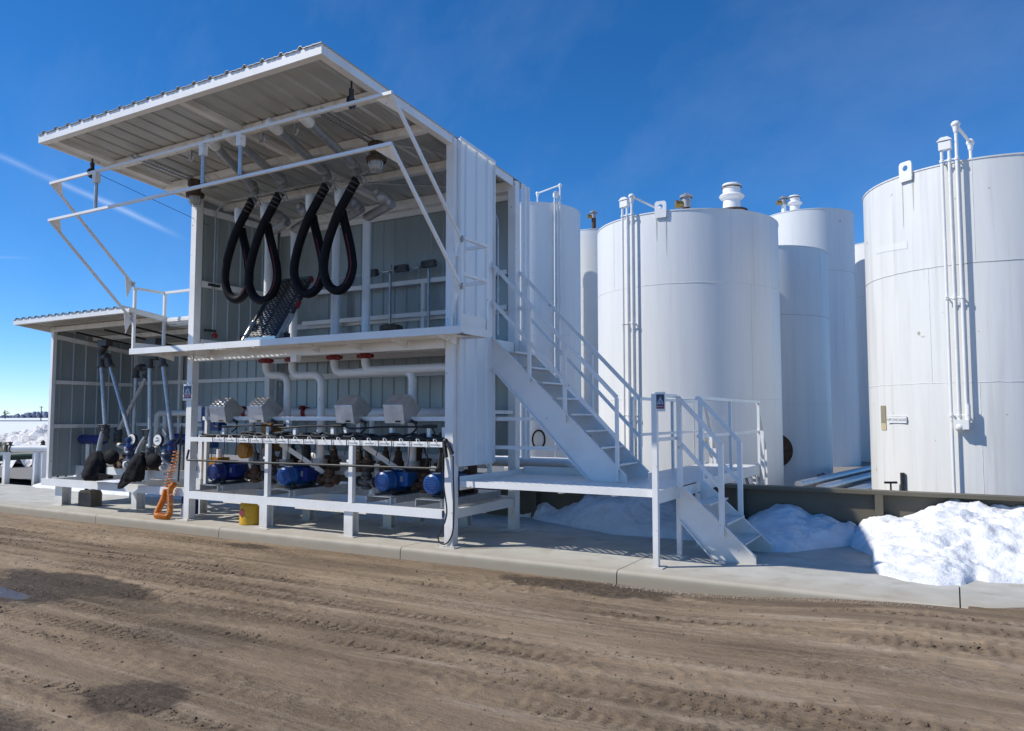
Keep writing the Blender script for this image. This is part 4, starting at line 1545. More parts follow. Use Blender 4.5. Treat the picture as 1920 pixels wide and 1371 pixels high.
grating(mb, (CX0 + .014, CY0 + .016, 2.800), (1, 0, 0), (0, 1, 0), (0, 0, 1), CX1 - CX0 - .03, 0.50, 0.105, 0.05, 0.009, 0.02)
grating(mb, (CX0 + .014, CY0 + .52, 2.800), (1, 0, 0), (0, 1, 0), (0, 0, 1), XL - CX0 - .12, 0.11, 0.105, 0.05, 0.009, 0.02)
mb.build('grating', M['white'], CW)
for x in (-11.3, -10.4, -9.5, -8.0, -7.2, -6.4, -5.6):
    mb = MB()
    mb.prism([(x - .012, CY0 + .02, 2.715), (x - .012, YF - .1, 2.62), (x - .012, YF - .1, 2.775), (x - .012, CY0 + .02, 2.775)], (.024, 0, 0))
    mb.build('bracket', M['white_worn'], CW)
mb = MB()
for (x0, x1) in ((-8.95, -5.4),):
    mb.box(x0, x1, CY0 + .07, 8.26, 2.722, 2.728)
mb.build('soffit_plate', M['white_worn'], CW)


def guard(x, ybk, xin, top, mid, kick):
    sgn = 1 if xin > x else -1
    for (px_, py_) in ((x, CY0 + .05), (x, ybk), (xin, ybk)):
        mb = MB()
        mb.box(px_ - .021, px_ + .021, py_ - .021, py_ + .021, 2.81, top - .02)
        mb.build('rail_post', M['white'], CW)
    mb = MB()
    mb.beam((x, CY0 + .025, top), (x, ybk + .025, top), .045, .036)
    mb.beam((x + sgn * .025, ybk, top), (xin, ybk, top), .05, .04)
    mb.beam((x + sgn * .025, ybk, mid), (xin - sgn * .025, ybk, mid), .045, .04)
    if kick > .1:
        mb.beam((x, CY0 + .075, mid + .02), (x, ybk - .025, mid + .02), .045, .04)
    mb.build('guard_rail', M['white'], CW)
    mb = MB()
    mb.box(x - .006, x + .006, CY0 + .076, ybk - .026, 2.812, 2.812 + kick)
    mb.build('kick_plate', M['white'], CW)


guard(CX0 + .03, YF + .02, XL - .13, 3.82, 3.33, .10)
guard(CX1 - .03, YF + .06, XR + .16, 3.92, 3.44, .15)
mb = MB()
mb.box(XR + .345, XR + .38, CY0 + .05, CY0 + .085, 2.81, 3.72)
mb.box(XR + .38, CX1 - .055, CY0 + .05, CY0 + .085, 3.685, 3.72)
mb.build('rail_post', M['white'], CW)

# ---------------------------------------------------------------- raised folding gates (two linked U frames)
GA = thing('folding_gate', 'raised white double U-shaped safety gate hinged on the catwalk ends', 'safety gate', (-8.5, 7.8, 3.3))
gx0, gx1 = -11.78, -5.22
for (pz, tz, nm) in ((3.90, 5.23, 'upper_frame'), (3.31, 4.66, 'lower_frame')):
    yp, yt = 7.80, 6.42
    mb = MB()
    up = Vector((0, tz - pz, -(yt - yp))).normalized()
    mb.beam((gx0, yp, pz), (gx0, yt, tz), .034, .034)
    mb.beam((gx1, yp, pz), (gx1, yt, tz), .034, .034)
    mb.beam((gx0 - .017, yt - .001, tz), (gx1 + .017, yt - .001, tz), .037, .037)
    fr = mb.build(nm, M['white'], GA)
    d = Vector((0, yt - yp, tz - pz)).normalized()
    for (x, s) in ((gx0, 1), (gx1, -1)):
        c_ = Vector((x, yt, tz))
        mb = MB()
        mb.prism([c_ - d * .02, c_ - d * .26, c_ + Vector((s * .24, 0, 0)) - d * .02], up * .006)
        mb.build('gusset', M['white_worn'], fr)
        q = Vector((x, yp, pz))
        mb = MB()
        mb.prism([q + d * .20, q + Vector((0, .0, -.02)), q + Vector((s * .005, -.10, -.26))], Vector((s * .006, 0, 0)))
        mb.build('gusset', M['white_worn'], fr)
        mb = MB()
        mb.tube([(x - .05, yp, pz), (x + .05, yp, pz)], .022, 10)
        mb.box(x - .03, x + .03, yp, yp + .03, pz - .05, pz + .03)
        mb.build('hinge', M['galv'], fr)
for x in (-10.62, -8.30, -7.60):
    mb = MB()
    mb.tube([(x, 6.42, 4.69), (x, 6.42, 5.20)], .026, 10)
    lk = mb.build('link', M['galv'], GA)
    mb = MB()
    mb.box(x - .04, x + .04, 6.38, 6.46, 5.06, 5.20)
    mb.build('link_bracket', M['white_worn'], lk)

# ---------------------------------------------------------------- gangway (hinged access ramp, folded back)
GW = thing('gangway', 'folded dark mesh gangway with tubular side rails standing on the catwalk edge', 'gangway', (-8.72, 7.86, 2.81))
b0, b1 = Vector((-9.10, 7.84, 2.83)), Vector((-8.37, 7.84, 2.83))
t0, t1 = Vector((-9.10, 8.46, 3.80)), Vector((-8.37, 8.46, 3.80))
d = (t0 - b0).normalized()
nr = Vector((1, 0, 0)).cross(d)
for (b_, t_) in ((b0, t0), (b1, t1)):
    mb = MB()
    mb.tube([b_ - d * .02, t_], .030, 12)
    rl = mb.build('side_rail', M['black'], GW)
    mb = MB()
    mb.tube([b_ - d * .03, b_ + d * (.34 if b_ is b0 else .42)], .043, 14)
    mb.build('sleeve', M['steel'], rl)
for (s0, s1) in ((.55, .66), (1.06, 1.12)):
    mb = MB()
    mb.tube([b1 + d * s0 + Vector((.02, 0, 0)), b1 + d * s1 + Vector((.02, 0, 0))], .036, 10)
    mb.build('red_grip', M['red'], GW)
mb = MB()
grating(mb, b0 + Vector((.035, 0, 0)) + d * .05, (1, 0, 0), d, nr, .66, 1.10, .083, .037, .0075, .012)
mb.build('mesh_tread', M['black'], GW)
mb = MB()
mb.beam(t0, t1, .04, .04)
mb.beam(b0 + d * .62 - nr * .05, b1 + d * .62 - nr * .05, .03, .03)
for f_ in (.3, .7):
    q = b0.lerp(b1, f_) - nr * .06
    mb.beam(q + d * .1, q + d * 1.1, .03, .03)
mb.build('cross_bar', M['black'], GW)
mb = MB()
mb.beam(b0 + Vector((.05, -.02, -.01)), b1 + Vector((-.05, -.02, -.01)), .03, .06)
mb.build('toe_bar', M['steel'], GW)
for xa, xb in ((-8.32, -8.24), (-9.22, -9.15)):
    mb = MB()
    mb.box(xa, xb, 7.80, 7.92, 2.815, 2.89)
    mb.build('hinge_block', M['black'], GW)

# ---------------------------------------------------------------- hoses, swing pipes, riser pipes
caps = [(-8.48, 6.67), (-8.11, 6.66), (-7.33, 6.67), (-6.80, 6.68)]
elb = [(-9.36, 8.2), (-8.72, 8.2), (-7.86, 8.2), (-7.29, 8.2)]
capx = [-9.76, -9.18, -8.22, -7.64]
risx = [-9.80, -9.20, -8.30, -7.68]
who = ['leftmost', 'second from left', 'third from left', 'rightmost']
hz = [0.07, 0.01, 0.04, 0.04]
hw = [0.95, 1.1, 1.05, 1.0]
for i in range(4):
    cx_, cy_ = caps[i]
    ex, ey = elb[i]
    z0, z1 = zr(cy_) - .21, zr(ey) - .20
    G = thing('swing_pipe', 'galvanised swing pipe under the roof carrying the ' + who[i] + ' black hose', 'pipe', (ex, ey, z1), 'swing pipes under the shed roof')
    mb = MB()
    dv = (Vector((ex, ey, z1)) - Vector((cx_, cy_, z0))).normalized()
    mb.tube([(cx_, cy_, z0), Vector((ex, ey, z1)) - dv * .12], .058, 14)
    mb.build('pipe', M['galv'], G)
    mb = MB()
    mb.tube([Vector((cx_, cy_, z0)) - dv * .03, Vector((cx_, cy_, z0)) + dv * .17], .072, 14)
    mb.sphere(Vector((cx_, cy_, z0)) - dv * .03, .072, 12, 8)
    mb.build('end_cap', M['clear'], G)
    mb = MB()
    pe = Vector((ex, ey, z1))
    hx = capx[i] + .43
    mb.tube(fillet([pe - dv * .14, pe + dv * .02, Vector((hx + .01, 8.15, 5.06))], .10), .066, 14)
    mb.tube([pe - dv * .15, pe - dv * .11], .085, 14)
    mb.build('elbow', M['alu'], G)
    mb = MB()
    for k in (-1, 1):
        mb.tube(fillet([(hx + .06, 8.12, 5.10), (hx + .17, 8.10, 5.06 + .03 * k), (hx + .22, 8.1, 5.02 + .09 * k)], .03), .011, 6)
    mb.tube([(hx + .02, 8.13, 5.06), (hx + .14, 8.10, 4.93), (hx + .21, 8.09, 4.99)], .016, 8)
    mb.build('coupling_lever', M['alu'], G)
    # swivel block on the riser
    mb = MB()
    sx, sz = hx + .12, 4.86
    mb.tube([(sx - .09, 8.50, sz + .10), (sx + .12, 8.62, sz - .08)], .075, 12)
    mb.sphere((sx + .02, 8.52, sz), .10, 12, 8)
    mb.tube([(sx + .12, 8.62, sz - .08), (risx[i] + .0, 8.88, sz - .14)], .07, 12)
    mb.build('swivel_joint', M['alu'], G)
    # hose
    H = thing('loading_hose', who[i] + ' of the four black hoses hanging in loops on the upper floor', 'hose', (capx[i], 8.2, 3.4), 'looped loading hoses')
    k = hw[i]
    c0 = Vector((capx[i], 8.24, 4.90))
    zb = hz[i]
    ca_, k2 = capx[i], k
    pts = [(hx, 8.14, 5.06), (ca_ + .27, 8.13, 4.84), (ca_ + .09, 8.12, 4.58), (ca_ - .08 * k2, 8.14, 4.28), (ca_ - .20 * k2, 8.17, 3.96 + zb), (ca_ - .225 * k2, 8.19, 3.74 + zb), (ca_ - .14 * k2, 8.21, 3.54 + zb),
           (ca_ + .01, 8.24, 3.465 + zb), (ca_ + .15 * k2, 8.27, 3.55 + zb), (ca_ + .225 * k2, 8.29, 3.76 + zb), (ca_ + .20 * k2, 8.30, 4.02), (ca_ + .12, 8.30, 4.32), (ca_ + .04, 8.29, 4.58), (ca_, 8.27, 4.80)]
    mb = MB()
    mb.tube(catmull(pts, 8), .066, 16)
    hb = mb.build('hose_body', M['rubber'], H)
    mb = MB()
    cp = catmull([(p[0] + .03, p[1] - .07, p[2]) for p in pts[8:12]], 6)
    mb.tube(cp, .006, 5)
    mb.build('stripe', M['red'], hb)
    mb = MB()
    mb.tube([(capx[i], 8.27, 4.76), (capx[i] - .005, 8.26, 4.84)], .074, 16)
    for z in (4.70, 4.75, 4.80):
        mb.lathe([(.069, -.010), (.073, 0), (.069, .010)], (capx[i] + .15 * (4.80 - z), 8.275, z), (0, 0, 1), 16)
    mb.build('hose_clamp', M['tag'], H)
    mb = MB()
    d0 = (Vector(pts[0]) - Vector(pts[1])).normalized()
    for s in (.06, .13, .20):
        q = Vector(pts[0]) - d0 * s
        mb.tube([q - d0 * .007, q + d0 * .007], .071, 16)
    mb.build('hose_clamp', M['castiron'], H)
    mb = MB()
    mb.lathe([(.070, 0), (.078, .02), (.078, .15), (.066, .18), (.001, .185)], (capx[i] - .006, 8.26, 4.83), (0, 0, 1), 18)
    mb.build('hose_plug', M['clear'], H)
    # riser pipe through the floor
    Rz = thing('riser_pipe', ['leftmost', 'second', 'third', 'rightmost'][i] + (' white riser pipe with red coupling under the upper floor' if i in (0, 3) else ' white riser pipe from the left, red coupling under the upper floor'), 'pipe', (risx[i], 8.9, 0.9), 'white riser pipes through the floor')
    mb = MB()
    x = risx[i]
    low = [[(x, 8.9, 2.36), (x + .40, 9.0, 2.36), (x + .40, 9.0, 1.50), (x + .40, 9.0, .95)], [(x, 8.9, 2.34), (x + .62, 8.92, 2.34), (x + .62, 8.92, .98)],
           [(x, 8.9, 2.36), (x + 1.52, 8.9, 2.36), (x + 1.52, 8.9, 1.0)], [(x, 8.9, 2.38), (x + 1.72, 8.82, 2.38), (x + 1.72, 8.82, 1.0)]][i]
    topz = 4.72
    mb.tube(fillet([(x + .02, 8.86, topz + .02), (x, 8.9, topz - .12)] + low, .17, 6), .062, 16)
    mb.build('pipe', M['white'], Rz)
    mb = MB()
    mb.tube([(x, 8.9, 2.565), (x, 8.9, 2.645)], .084, 16)
    mb.box(x - .135, x + .135, 8.86, 8.94, 2.577, 2.633)
    mb.build('pipe_coupling', M['red'], Rz)
    mb = MB()
    mb.tube([low[-1], Vector(low[-1]) + Vector((0, 0, .05))], .115, 16)
    mb.tube([Vector(low[-1]) + Vector((0, 0, -.05)), low[-1]], .115, 16)
    mb.build('flange', M['alu'], Rz)
# pull cords and sheaves under the roof
for k, (x, y) in enumerate(((-9.26, 6.96), (-8.67, 6.96), (-7.83, 6.96), (-7.22, 6.96))):
    P_ = thing('cord_pulley', 'small grey purlin pulley with thin cord to the ' + who[k] + ' hose', 'pulley', (x, y, 5.36), 'cord pulleys on the purlin')
    mb = MB()
    mb.lathe([(.02, -.02), (.065, -.018), (.05, 0), (.065, .018), (.02, .02)], (x, y, 5.37), (0.4, 1, 0), 16)
    mb.tube([(x, y - .03, 5.37), (x, y + .03, 5.37)], .02, 8)
    mb.build('sheave', M['galv'], P_)
    mb = MB()
    mb.beam((x, y, 5.37), (x, y, zr(y) - .01), .02, .03)
    mb.build('hanger', M['galv'], P_)
    mb = MB()
    hx = capx[k] + .43
    mb.tube([(x + .06, y, 5.37), (hx - .05, 8.12, 4.98)], .004, 5, caps=False)
    mb.tube([(x - .06, y, 5.37), (capx[k] + .02, 8.26, 4.97)], .004, 5, caps=False)
    mb.build('cord', M['galv'], P_)
for (x, y, lb) in ((-11.0, 6.58, 'black pulley hanging from the left roof edge with a wire to the gate'), (-5.90, 6.54, 'black pulley hanging near the right roof edge above the gate')):
    P_ = thing('gate_pulley', lb, 'pulley', (x, y, 5.28), 'black pulleys at the roof edges')
    z = zr(y) - .06
    mb = MB()
    mb.lathe([(.02, -.025), (.075, -.02), (.055, 0), (.075, .02), (.02, .025)], (x, y, z - .22), (1, 0.2, 0), 16)
    mb.build('sheave', M['black'], P_)
    mb = MB()
    mb.beam((x, y, z - .24), (x, y, z - .06), .035, .05)
    mb.tube([(x, y, z - .07), (x, y, z + .03)], .012, 8)
    mb.build('hanger', M['black'], P_)
    mb = MB()
    mb.tube([(x, y - .07, z - .22), (x + (-.28 if x < -8 else .35), 6.44, 5.25)], .004, 5, caps=False)
    if x < -8:
        mb.tube([(x, y + .07, z - .20), (XL, 8.6, 4.95)], .004, 5, caps=False)
    mb.build('wire', M['cable'], P_)
# explosion-proof lamps on slotted struts
L0 = None
for (x, y, lb) in ((-6.58, 7.80, 'caged lamp under the roof, near the right end of the gate'), (-10.12, 7.70, 'caged lamp under the roof, by the left front post')):
    U_ = thing('strut_channel', ('right' if x > -8 else 'left') + ' pair of slotted strut channels under the roof holding a lamp', 'strut', (x, y, 5.4), 'slotted struts under the roof')
    mb = MB()
    for dx in (-.09, .02):
        ya, yb = y - 1.05, y + .38
        a, b = Vector((x + dx, ya, zr(ya) - .125)), Vector((x + dx, yb, zr(yb) - .125))
        mb.beam(a, b, .045, .02)
    mb.build('channel', M['galv'], U_)
    mb = MB()
    for dx in (-.09, .02):
        for k in range(26):
            yy_ = y - 1.0 + k * .053
            mb.box(x + dx - .009, x + dx + .009, yy_, yy_ + .03, zr(yy_) - .1375, zr(yy_) - .1345)
    mb.build('slot', M['cable'], U_)
    Lm = thing('caged_lamp', lb, 'lamp', (x, y, 5.1), 'caged lamps under the shed roof')
    z = zr(y) - .13
    mb = MB()
    mb.lathe([(.001, 0), (.10, 0), (.115, -.03), (.115, -.09), (.085, -.12), (.085, -.17), (.14, -.21), (.14, -.235), (.001, -.235)], (x, y, z), (0, 0, 1), 18)
    mb.build('housing', M['bronze'], Lm)
    mb = MB()
    mb.lathe([(.128, -.232), (.134, -.25), (.128, -.268)], (x, y, z), (0, 0, 1), 18)
    mb.build('red_ring', M['rust'], Lm)
    mb = MB()
    mb.lathe([(.092, -.235), (.092, -.32), (.07, -.37), (.001, -.395)], (x, y, z), (0, 0, 1), 18)
    mb.build('glass_jar', M['glass'], Lm)
    mb = MB()
    for k in range(6):
        an = math.pi * k / 3
        ca, sa = math.cos(an), math.sin(an)
        mb.tube([(x + .105 * ca, y + .105 * sa, z - .24), (x + .105 * ca, y + .105 * sa, z - .33), (x + .06 * ca, y + .06 * sa, z - .40), (x, y, z - .415)], .005, 5, caps=False)
    mb.build('wire_guard', M['galv'], Lm)
# control boxes on strut posts along the back rail
J = thing('control_line', 'row of grey conduit boxes on steel strut posts along the upper back wall', 'control boxes', (-8.0, 9.9, 2.81))
for x in (-9.35, -8.07, -7.28):
    mb = MB()
    mb.box(x - .017, x + .017, 9.94, 9.972, 2.81, 4.22)
    mb.build('strut_post', M['galv'], J)
for k, x in enumerate((-8.42, -7.78, -7.23)):
    mb = MB()
    z = 4.10 + .02 * k
    mb.tube([(x - .12, 9.89, z), (x + .12, 9.89, z)], .062, 12)
    mb.box(x - .03, x + .14, 9.82, 9.90, z - .06, z + .05)
    mb.build('junction_box', M['castiron'], J)
    mb = MB()
    mb.box(x - .11, x - .03, 9.825, 9.835, z - .03, z + .03)
    mb.build('box_window', M['black'], J)
mb = MB()
mb.tube([(-9.7, 9.90, 4.07), (-7.0, 9.90, 4.14)], .013, 8)
for x in (-9.3, -8.10, -7.47):
    mb.tube([(x - .06, 9.9, 4.10), (x + .06, 9.9, 4.11)], .028, 8)
mb.build('conduit', M['galv'], J)
mb = MB()
mb.lathe([(.13, 0), (.145, .02), (.135, .05), (.16, .06), (.16, .12), (.12, .14), (.001, .14)], (-6.62, 8.2, 2.802), (0, 0, 1), 24)
tag(mb.build('floor_hatch', M['bronze']), 'round brown collar standing on the catwalk grating right of the gangway', 'hatch')

# ---------------------------------------------------------------- landing platform
LZ = 0.85
LA = thing('landing_platform', 'low white grated landing platform beside the shed with legs and guard rails', 'platform', (-3.6, 9.5, 0))
LX0, LX1, LY0, LY1 = -5.62, -2.95, 8.42, 10.12
BX0, BY1 = -3.95, 13.72
mb = MB()
mb.box(LX0, LX1, LY0 - .012, LY0, LZ - .075, LZ)
mb.box(LX0, LX1, LY0, LY0 + .05, LZ - .075, LZ - .067)
mb.box(LX1, LX1 + .012, LY0 - .012, 9.12, LZ - .15, LZ)
mb.box(LX1, LX1 + .012, 9.96, BY1, LZ - .15, LZ)
mb.box(LX1, LX1 + .012, 9.12, 9.96, LZ - .15, LZ - .03)
mb.box(LX0, BX0, LY1, LY1 + .012, LZ - .12, LZ + .10)
mb.box(BX0 - .012, BX0, LY1 + .012, BY1, LZ - .13, LZ)
mb.box(BX0, LX1, BY1, BY1 + .012, LZ - .13, LZ)
mb.box(LX0 - .012, LX0, LY0, LY1, LZ - .12, LZ + .06)
for x in (-4.9, -4.2, -3.5):
    mb.box(x - .02, x + .02, LY0 + .05, LY1, LZ - .10, LZ - .03)
mb.build('edge_frame', M['white'], LA)
mb = MB()
grating(mb, (LX0 + .004, LY0 + .004, LZ - .006), (1, 0, 0), (0, 1, 0), (0, 0, 1), LX1 - LX0 - .008, LY1 - LY0 - .008, .115, .058, .010, .018)
grating(mb, (BX0 + .004, LY1 + .004, LZ - .006), (1, 0, 0), (0, 1, 0), (0, 0, 1), LX1 - BX0 - .008, BY1 - LY1 - .008, .115, .058, .010, .018)
mb.build('grating', M['white'], LA)
for (x, y, z0, zt) in ((-2.945, 8.385, 0, 1.95), (-2.93, 9.19, 0, LZ - .15), (-2.91, 9.92, 0, LZ - .15), (-3.0, 13.60, -.01, LZ - .13), (-3.9, 13.60, -.01, LZ - .13), (-3.0, 11.9, -.01, LZ - .15)):
    mb = MB()
    h = .031 if y < 8.5 else .029
    mb.box(x - h, x + h, y - h, y + h, z0 + .012, zt)
    lg = mb.build('leg', M['white'], LA)
    mb = MB()
    mb.box(x - .10, x + .10, y - .09, y + .09, z0, z0 + .012)
    mb.build('base_plate', M['white_worn'], lg)
for x in (-3.9, -3.05):
    mb = MB()
    mb.beam((x, 13.2, .70), (x, 13.88, 0.05), .05, .05)
    mb.build('brace', M['white'], LA)


def railing(parent, pts, top, mids, posts, sz=.042, nm='guard_rail'):
    mb = MB()
    for a, b in zip(pts[:-1], pts[1:]):
        a, b = Vector(a), Vector(b)
        mb.beam(a + Vector((0, 0, top)), b + Vector((0, 0, top)), sz + .012, sz)
        for m_ in mids:
            mb.beam(a + Vector((0, 0, m_)), b + Vector((0, 0, m_)), sz * .8, sz * .95)
    mb.build(nm, M['white'], parent)
    for p in posts:
        mb = MB()
        mb.box(p[0] - sz / 2, p[0] + sz / 2, p[1] - sz / 2, p[1] + sz / 2, p[2], p[2] + top - sz / 2)
        mb.build('rail_post', M['white'], parent)


X_ = -2.935
railing(LA, [(X_, 8.43, LZ), (X_, 9.10, LZ)], 1.09, (.58,), [])
railing(LA, [(X_, 10.04, LZ), (X_, BY1, LZ)], 1.09, (.58,), [(X_, 11.75, LZ), (X_, BY1 - .02, LZ)])
railing(LA, [(BX0 + .03, 10.2, LZ), (BX0 + .03, BY1, LZ)], 1.10, (.58,), [(BX0 + .03, 10.2, LZ), (BX0 + .03, 12.0, LZ), (BX0 + .03, BY1 - .02, LZ)])

# ---------------------------------------------------------------- stair flights
def flight(label, name, top, direc, run, rise, width_dir, width, nsteps, depth, solid, rail_h, rail_top_ext, posts, mid):
    """Stair from 'top' point (near stringer, at floor level) down along direc. width_dir = +1/-1 sideways to the far stringer."""
    top, direc = Vector(top), Vector(direc).normalized()
    side = Vector((-direc.y, direc.x, 0)) * width_dir
    Tt = thing(name, label, 'stairs', top + direc * run - Vector((0, 0, rise)))
    foot = top + direc * run - Vector((0, 0, rise))
    for k in (0, 1):
        o_ = top + side * width * k
        f_ = foot + side * width * k
        sl_ = direc * run - Vector((0, 0, rise))
        cutx = depth * run / rise
        mb = MB()
        e = side * (.012 if k else -.012)
        poly = [o_ + Vector((0, 0, .02)), o_ - Vector((0, 0, depth)), f_ - direc * cutx, f_ + direc * .09, f_ + direc * .09 + Vector((0, 0, .085))]
        mb.prism(poly, e)
        # flanges of the channel turned outward
        for (a, b) in ((poly[0], poly[4]), (poly[1], poly[2])):
            mb.beam(a + e * 2.2, b + e * 2.2, .052, .012, up=(direc * rise + Vector((0, 0, run))).normalized())
        mb.build('stringer', M['white'], Tt)
    st = rise / (nsteps + 1)
    for i in range(1, nsteps + 1):
        c = top + direc * (run * i / (nsteps + 1)) - Vector((0, 0, st * i))
        mb = MB()
        a = c - direc * .06
        if solid:
            q = [a + side * .004, a + direc * .26 + side * .004, a + direc * .26 + side * (width - .004), a + side * (width - .004)]
            mb.prism(q, Vector((0, 0, -.035)))
            mb.prism([p - Vector((0, 0, .035)) for p in q[1:3]] + [p - Vector((0, 0, .075)) for p in (q[2], q[1])], direc * -.006)
        else:
            grating(mb, a + side * .004, side, direc, (0, 0, 1), width - .008, .22, .085, .045, .007, .012)
            mb.beam(a + direc * .223 + side * .004 - Vector((0, 0, .008)), a + direc * .223 + side * (width - .004) - Vector((0, 0, .008)), .006, .022)
            mb.beam(a - direc * .004 + side * .004 - Vector((0, 0, .008)), a - direc * .004 + side * (width - .004) - Vector((0, 0, .008)), .006, .022)
        mb.build('tread', M['white'], Tt)
    for k in (0, 1):
        o_ = top + side * (width * k + (.03 if k else -.03))
        sl_ = direc * run - Vector((0, 0, rise))
        a = o_ + Vector((0, 0, rail_h)) - sl_ * rail_top_ext
        b = o_ + Vector((0, 0, rail_h)) + sl_ * posts[k][-1]
        mb = MB()
        mb.beam(a, b, .05, .045)
        mb.beam(a - Vector((0, 0, rail_h * (1 - mid))), b - Vector((0, 0, rail_h * (1 - mid))), .036, .042)
        mb.build('handrail', M['white'], Tt)
        for t in posts[k]:
            q = o_ + sl_ * t
            mb = MB()
            pw = .056 if run < 1 else .042
            mb.beam(q + Vector((0, 0, -.02)), q + Vector((0, 0, rail_h - .005)), pw, pw, up=direc)
            mb.build('rail_post', M['white'], Tt)
    return Tt


flight('long white steel stair from the landing up to the shed upper floor', 'staircase', (-5.66, 9.28, 2.82), (1, 0, 0), 1.93, 1.97, 1, .78, 8, .43, False, 1.06, 0.0, [(.32, .60, 0.985), (.06, .34, .61, 0.985)], .50)
flight('short white steel steps from the landing down to the slab, expanded metal treads', 'entry_steps', (-2.90, 9.12, .87), (1, 0, 0), .80, .87, 1, .86, 3, .42, False, 1.06, 0.0, [(0.02, .64), (0.02, .64)], .50)
flight('small steps leading from the far end of the landing down into the tank basin', 'basin_steps', (-2.99, 13.76, .85), (0, 1, 0), .62, .85, 1, .86, 3, .20, False, 1.06, 0.0, [(.55, 0.95), (.55, 0.95)], .52)

# ---------------------------------------------------------------- pump sets on skids
def pump_set(label, x, blue, box_mat):
    y0 = 8.45
    P_ = thing('pump_set', label, 'pump', (x, y0, .48), 'blue motor pump sets on the low frame')
    mb = MB()
    w = .21
    mb.box(x - w, x + w, y0, y0 + 1.55, .568, .580)
    for sx in (-1, 1):
        mb.box(x + sx * w - .006, x + sx * w + .006, y0, y0 + 1.55, .476, .580)
    mb.box(x + w + .006, x + w + .06, y0 + .05, y0 + .062, .484, .56)
    mb.build('skid_channel', M['galv'], P_)
    mz, r = .775, .14
    mb = MB()
    mb.lathe([(.001, -.055), (.10, -.052), (.132, -.035), (.14, 0), (.14, .10), (.149, .105), (.149, .135)], (x, y0 + .10, mz), (0, 1, 0), 26)
    fc = mb.build('fan_cover', blue, P_)
    mb = MB()
    for k in range(7):
        zz = mz - .095 + k * .032
        hw_ = math.sqrt(max(0.0, .110 ** 2 - (zz - mz) ** 2))
        if hw_ > .02:
            mb.box(x - hw_, x + hw_, y0 + .040, y0 + .0475, zz - .004, zz + .004)
    mb.build('vent_grille', M['navy'], fc)
    mb = MB()
    mb.lathe([(.136, 0), (.136, .42), (.151, .425), (.151, .46), (.05, .465)], (x, y0 + .235, mz), (0, 1, 0), 26)
    for k in range(22):
        an = 2 * math.pi * k / 22
        ca, sa = math.cos(an), math.sin(an)
        mb.beam((x + .143 * ca, y0 + .25, mz + .143 * sa), (x + .143 * ca, y0 + .64, mz + .143 * sa), .007, .022, up=(ca, 0, sa))
    mb.build('motor_body', blue, P_)
    mb = MB()
    mb.box(x + .11, x + .29, y0 + .28, y0 + .54, mz - .07, mz + .12)
    tb = mb.build('terminal_box', box_mat, P_)
    mb = MB()
    mb.box(x + .16, x + .21, y0 + .2765, y0 + .28, mz - .01, mz + .07)
    mb.build('name_plate', M['alu'], tb)
    mb = MB()
    mb.box(x - .02, x + .05, y0 + .12, y0 + .22, mz + .136, mz + .150)
    mb.build('rating_plate', M['tag'], P_)
    mb = MB()
    for yy_ in (.20, .60):
        mb.box(x - .14, x + .14, y0 + yy_ - .035, y0 + yy_ + .035, .600, .626)
        mb.box(x - .11, x - .08, y0 + yy_ - .03, y0 + yy_ + .03, .626, .69)
        mb.box(x + .08, x + .11, y0 + yy_ - .03, y0 + yy_ + .03, .626, .69)
        for sx in (-.12, .12):
            mb.tube([(x + sx, y0 + yy_, .58), (x + sx, y0 + yy_, .645)], .011, 6)
    mb.box(x - .15, x + .15, y0 + .10, y0 + .70, .581, .600)
    mb.build('motor_foot', M['black'], P_)
    mb = MB()
    mb.tube([(x, y0 + .69, mz), (x, y0 + .88, mz)], .03, 10)
    mb.lathe([(.07, .0), (.09, .01), (.09, .07), (.07, .08)], (x, y0 + .75, mz), (0, 1, 0), 18)
    mb.build('coupling_shaft', M['alu'], P_)
    mb = MB()
    mb.lathe([(.05, 0), (.10, .02), (.155, .05), (.165, .11), (.155, .17), (.10, .20), (.10, .26), (.12, .26), (.12, .29), (.001, .29)], (x, y0 + .88, mz - .02), (0, 1, 0), 24)
    mb.tube(fillet([(x + .07, y0 + .99, mz + .08), (x + .07, y0 + .99, mz + .26)], .05), .07, 14)
    mb.lathe([(.11, 0), (.11, .03)], (x + .07, y0 + .99, mz + .25), (0, 0, 1), 18)
    mb.box(x - .12, x + .12, y0 + .95, y0 + 1.06, .581, .66)
    mb.build('pump_casing', M['rust'], P_)
    mb = MB()
    mb.lathe([(.170, -.012), (.182, 0), (.170, .012)], (x, y0 + .97, mz - .02), (0, 1, 0), 24)
    mb.lathe([(.170, -.012), (.182, 0), (.170, .012)], (x, y0 + 1.03, mz - .02), (0, 1, 0), 24)
    mb.build('casing_ring', M['alu'], P_)
    return P_


pump_set('darkest blue pump motor, leftmost of the four, beside the left front post', -10.57, M['navy'], M['navy'])
pump_set('bright blue pump motor right of the first inner frame post', -8.96, M['blue'], M['navy'])
pump_set('bright blue pump motor right of the second inner frame post', -7.02, M['blue'], M['blue'])
pump_set('bright blue pump motor half behind the right front post', -6.16, M['blue'], M['blue'])

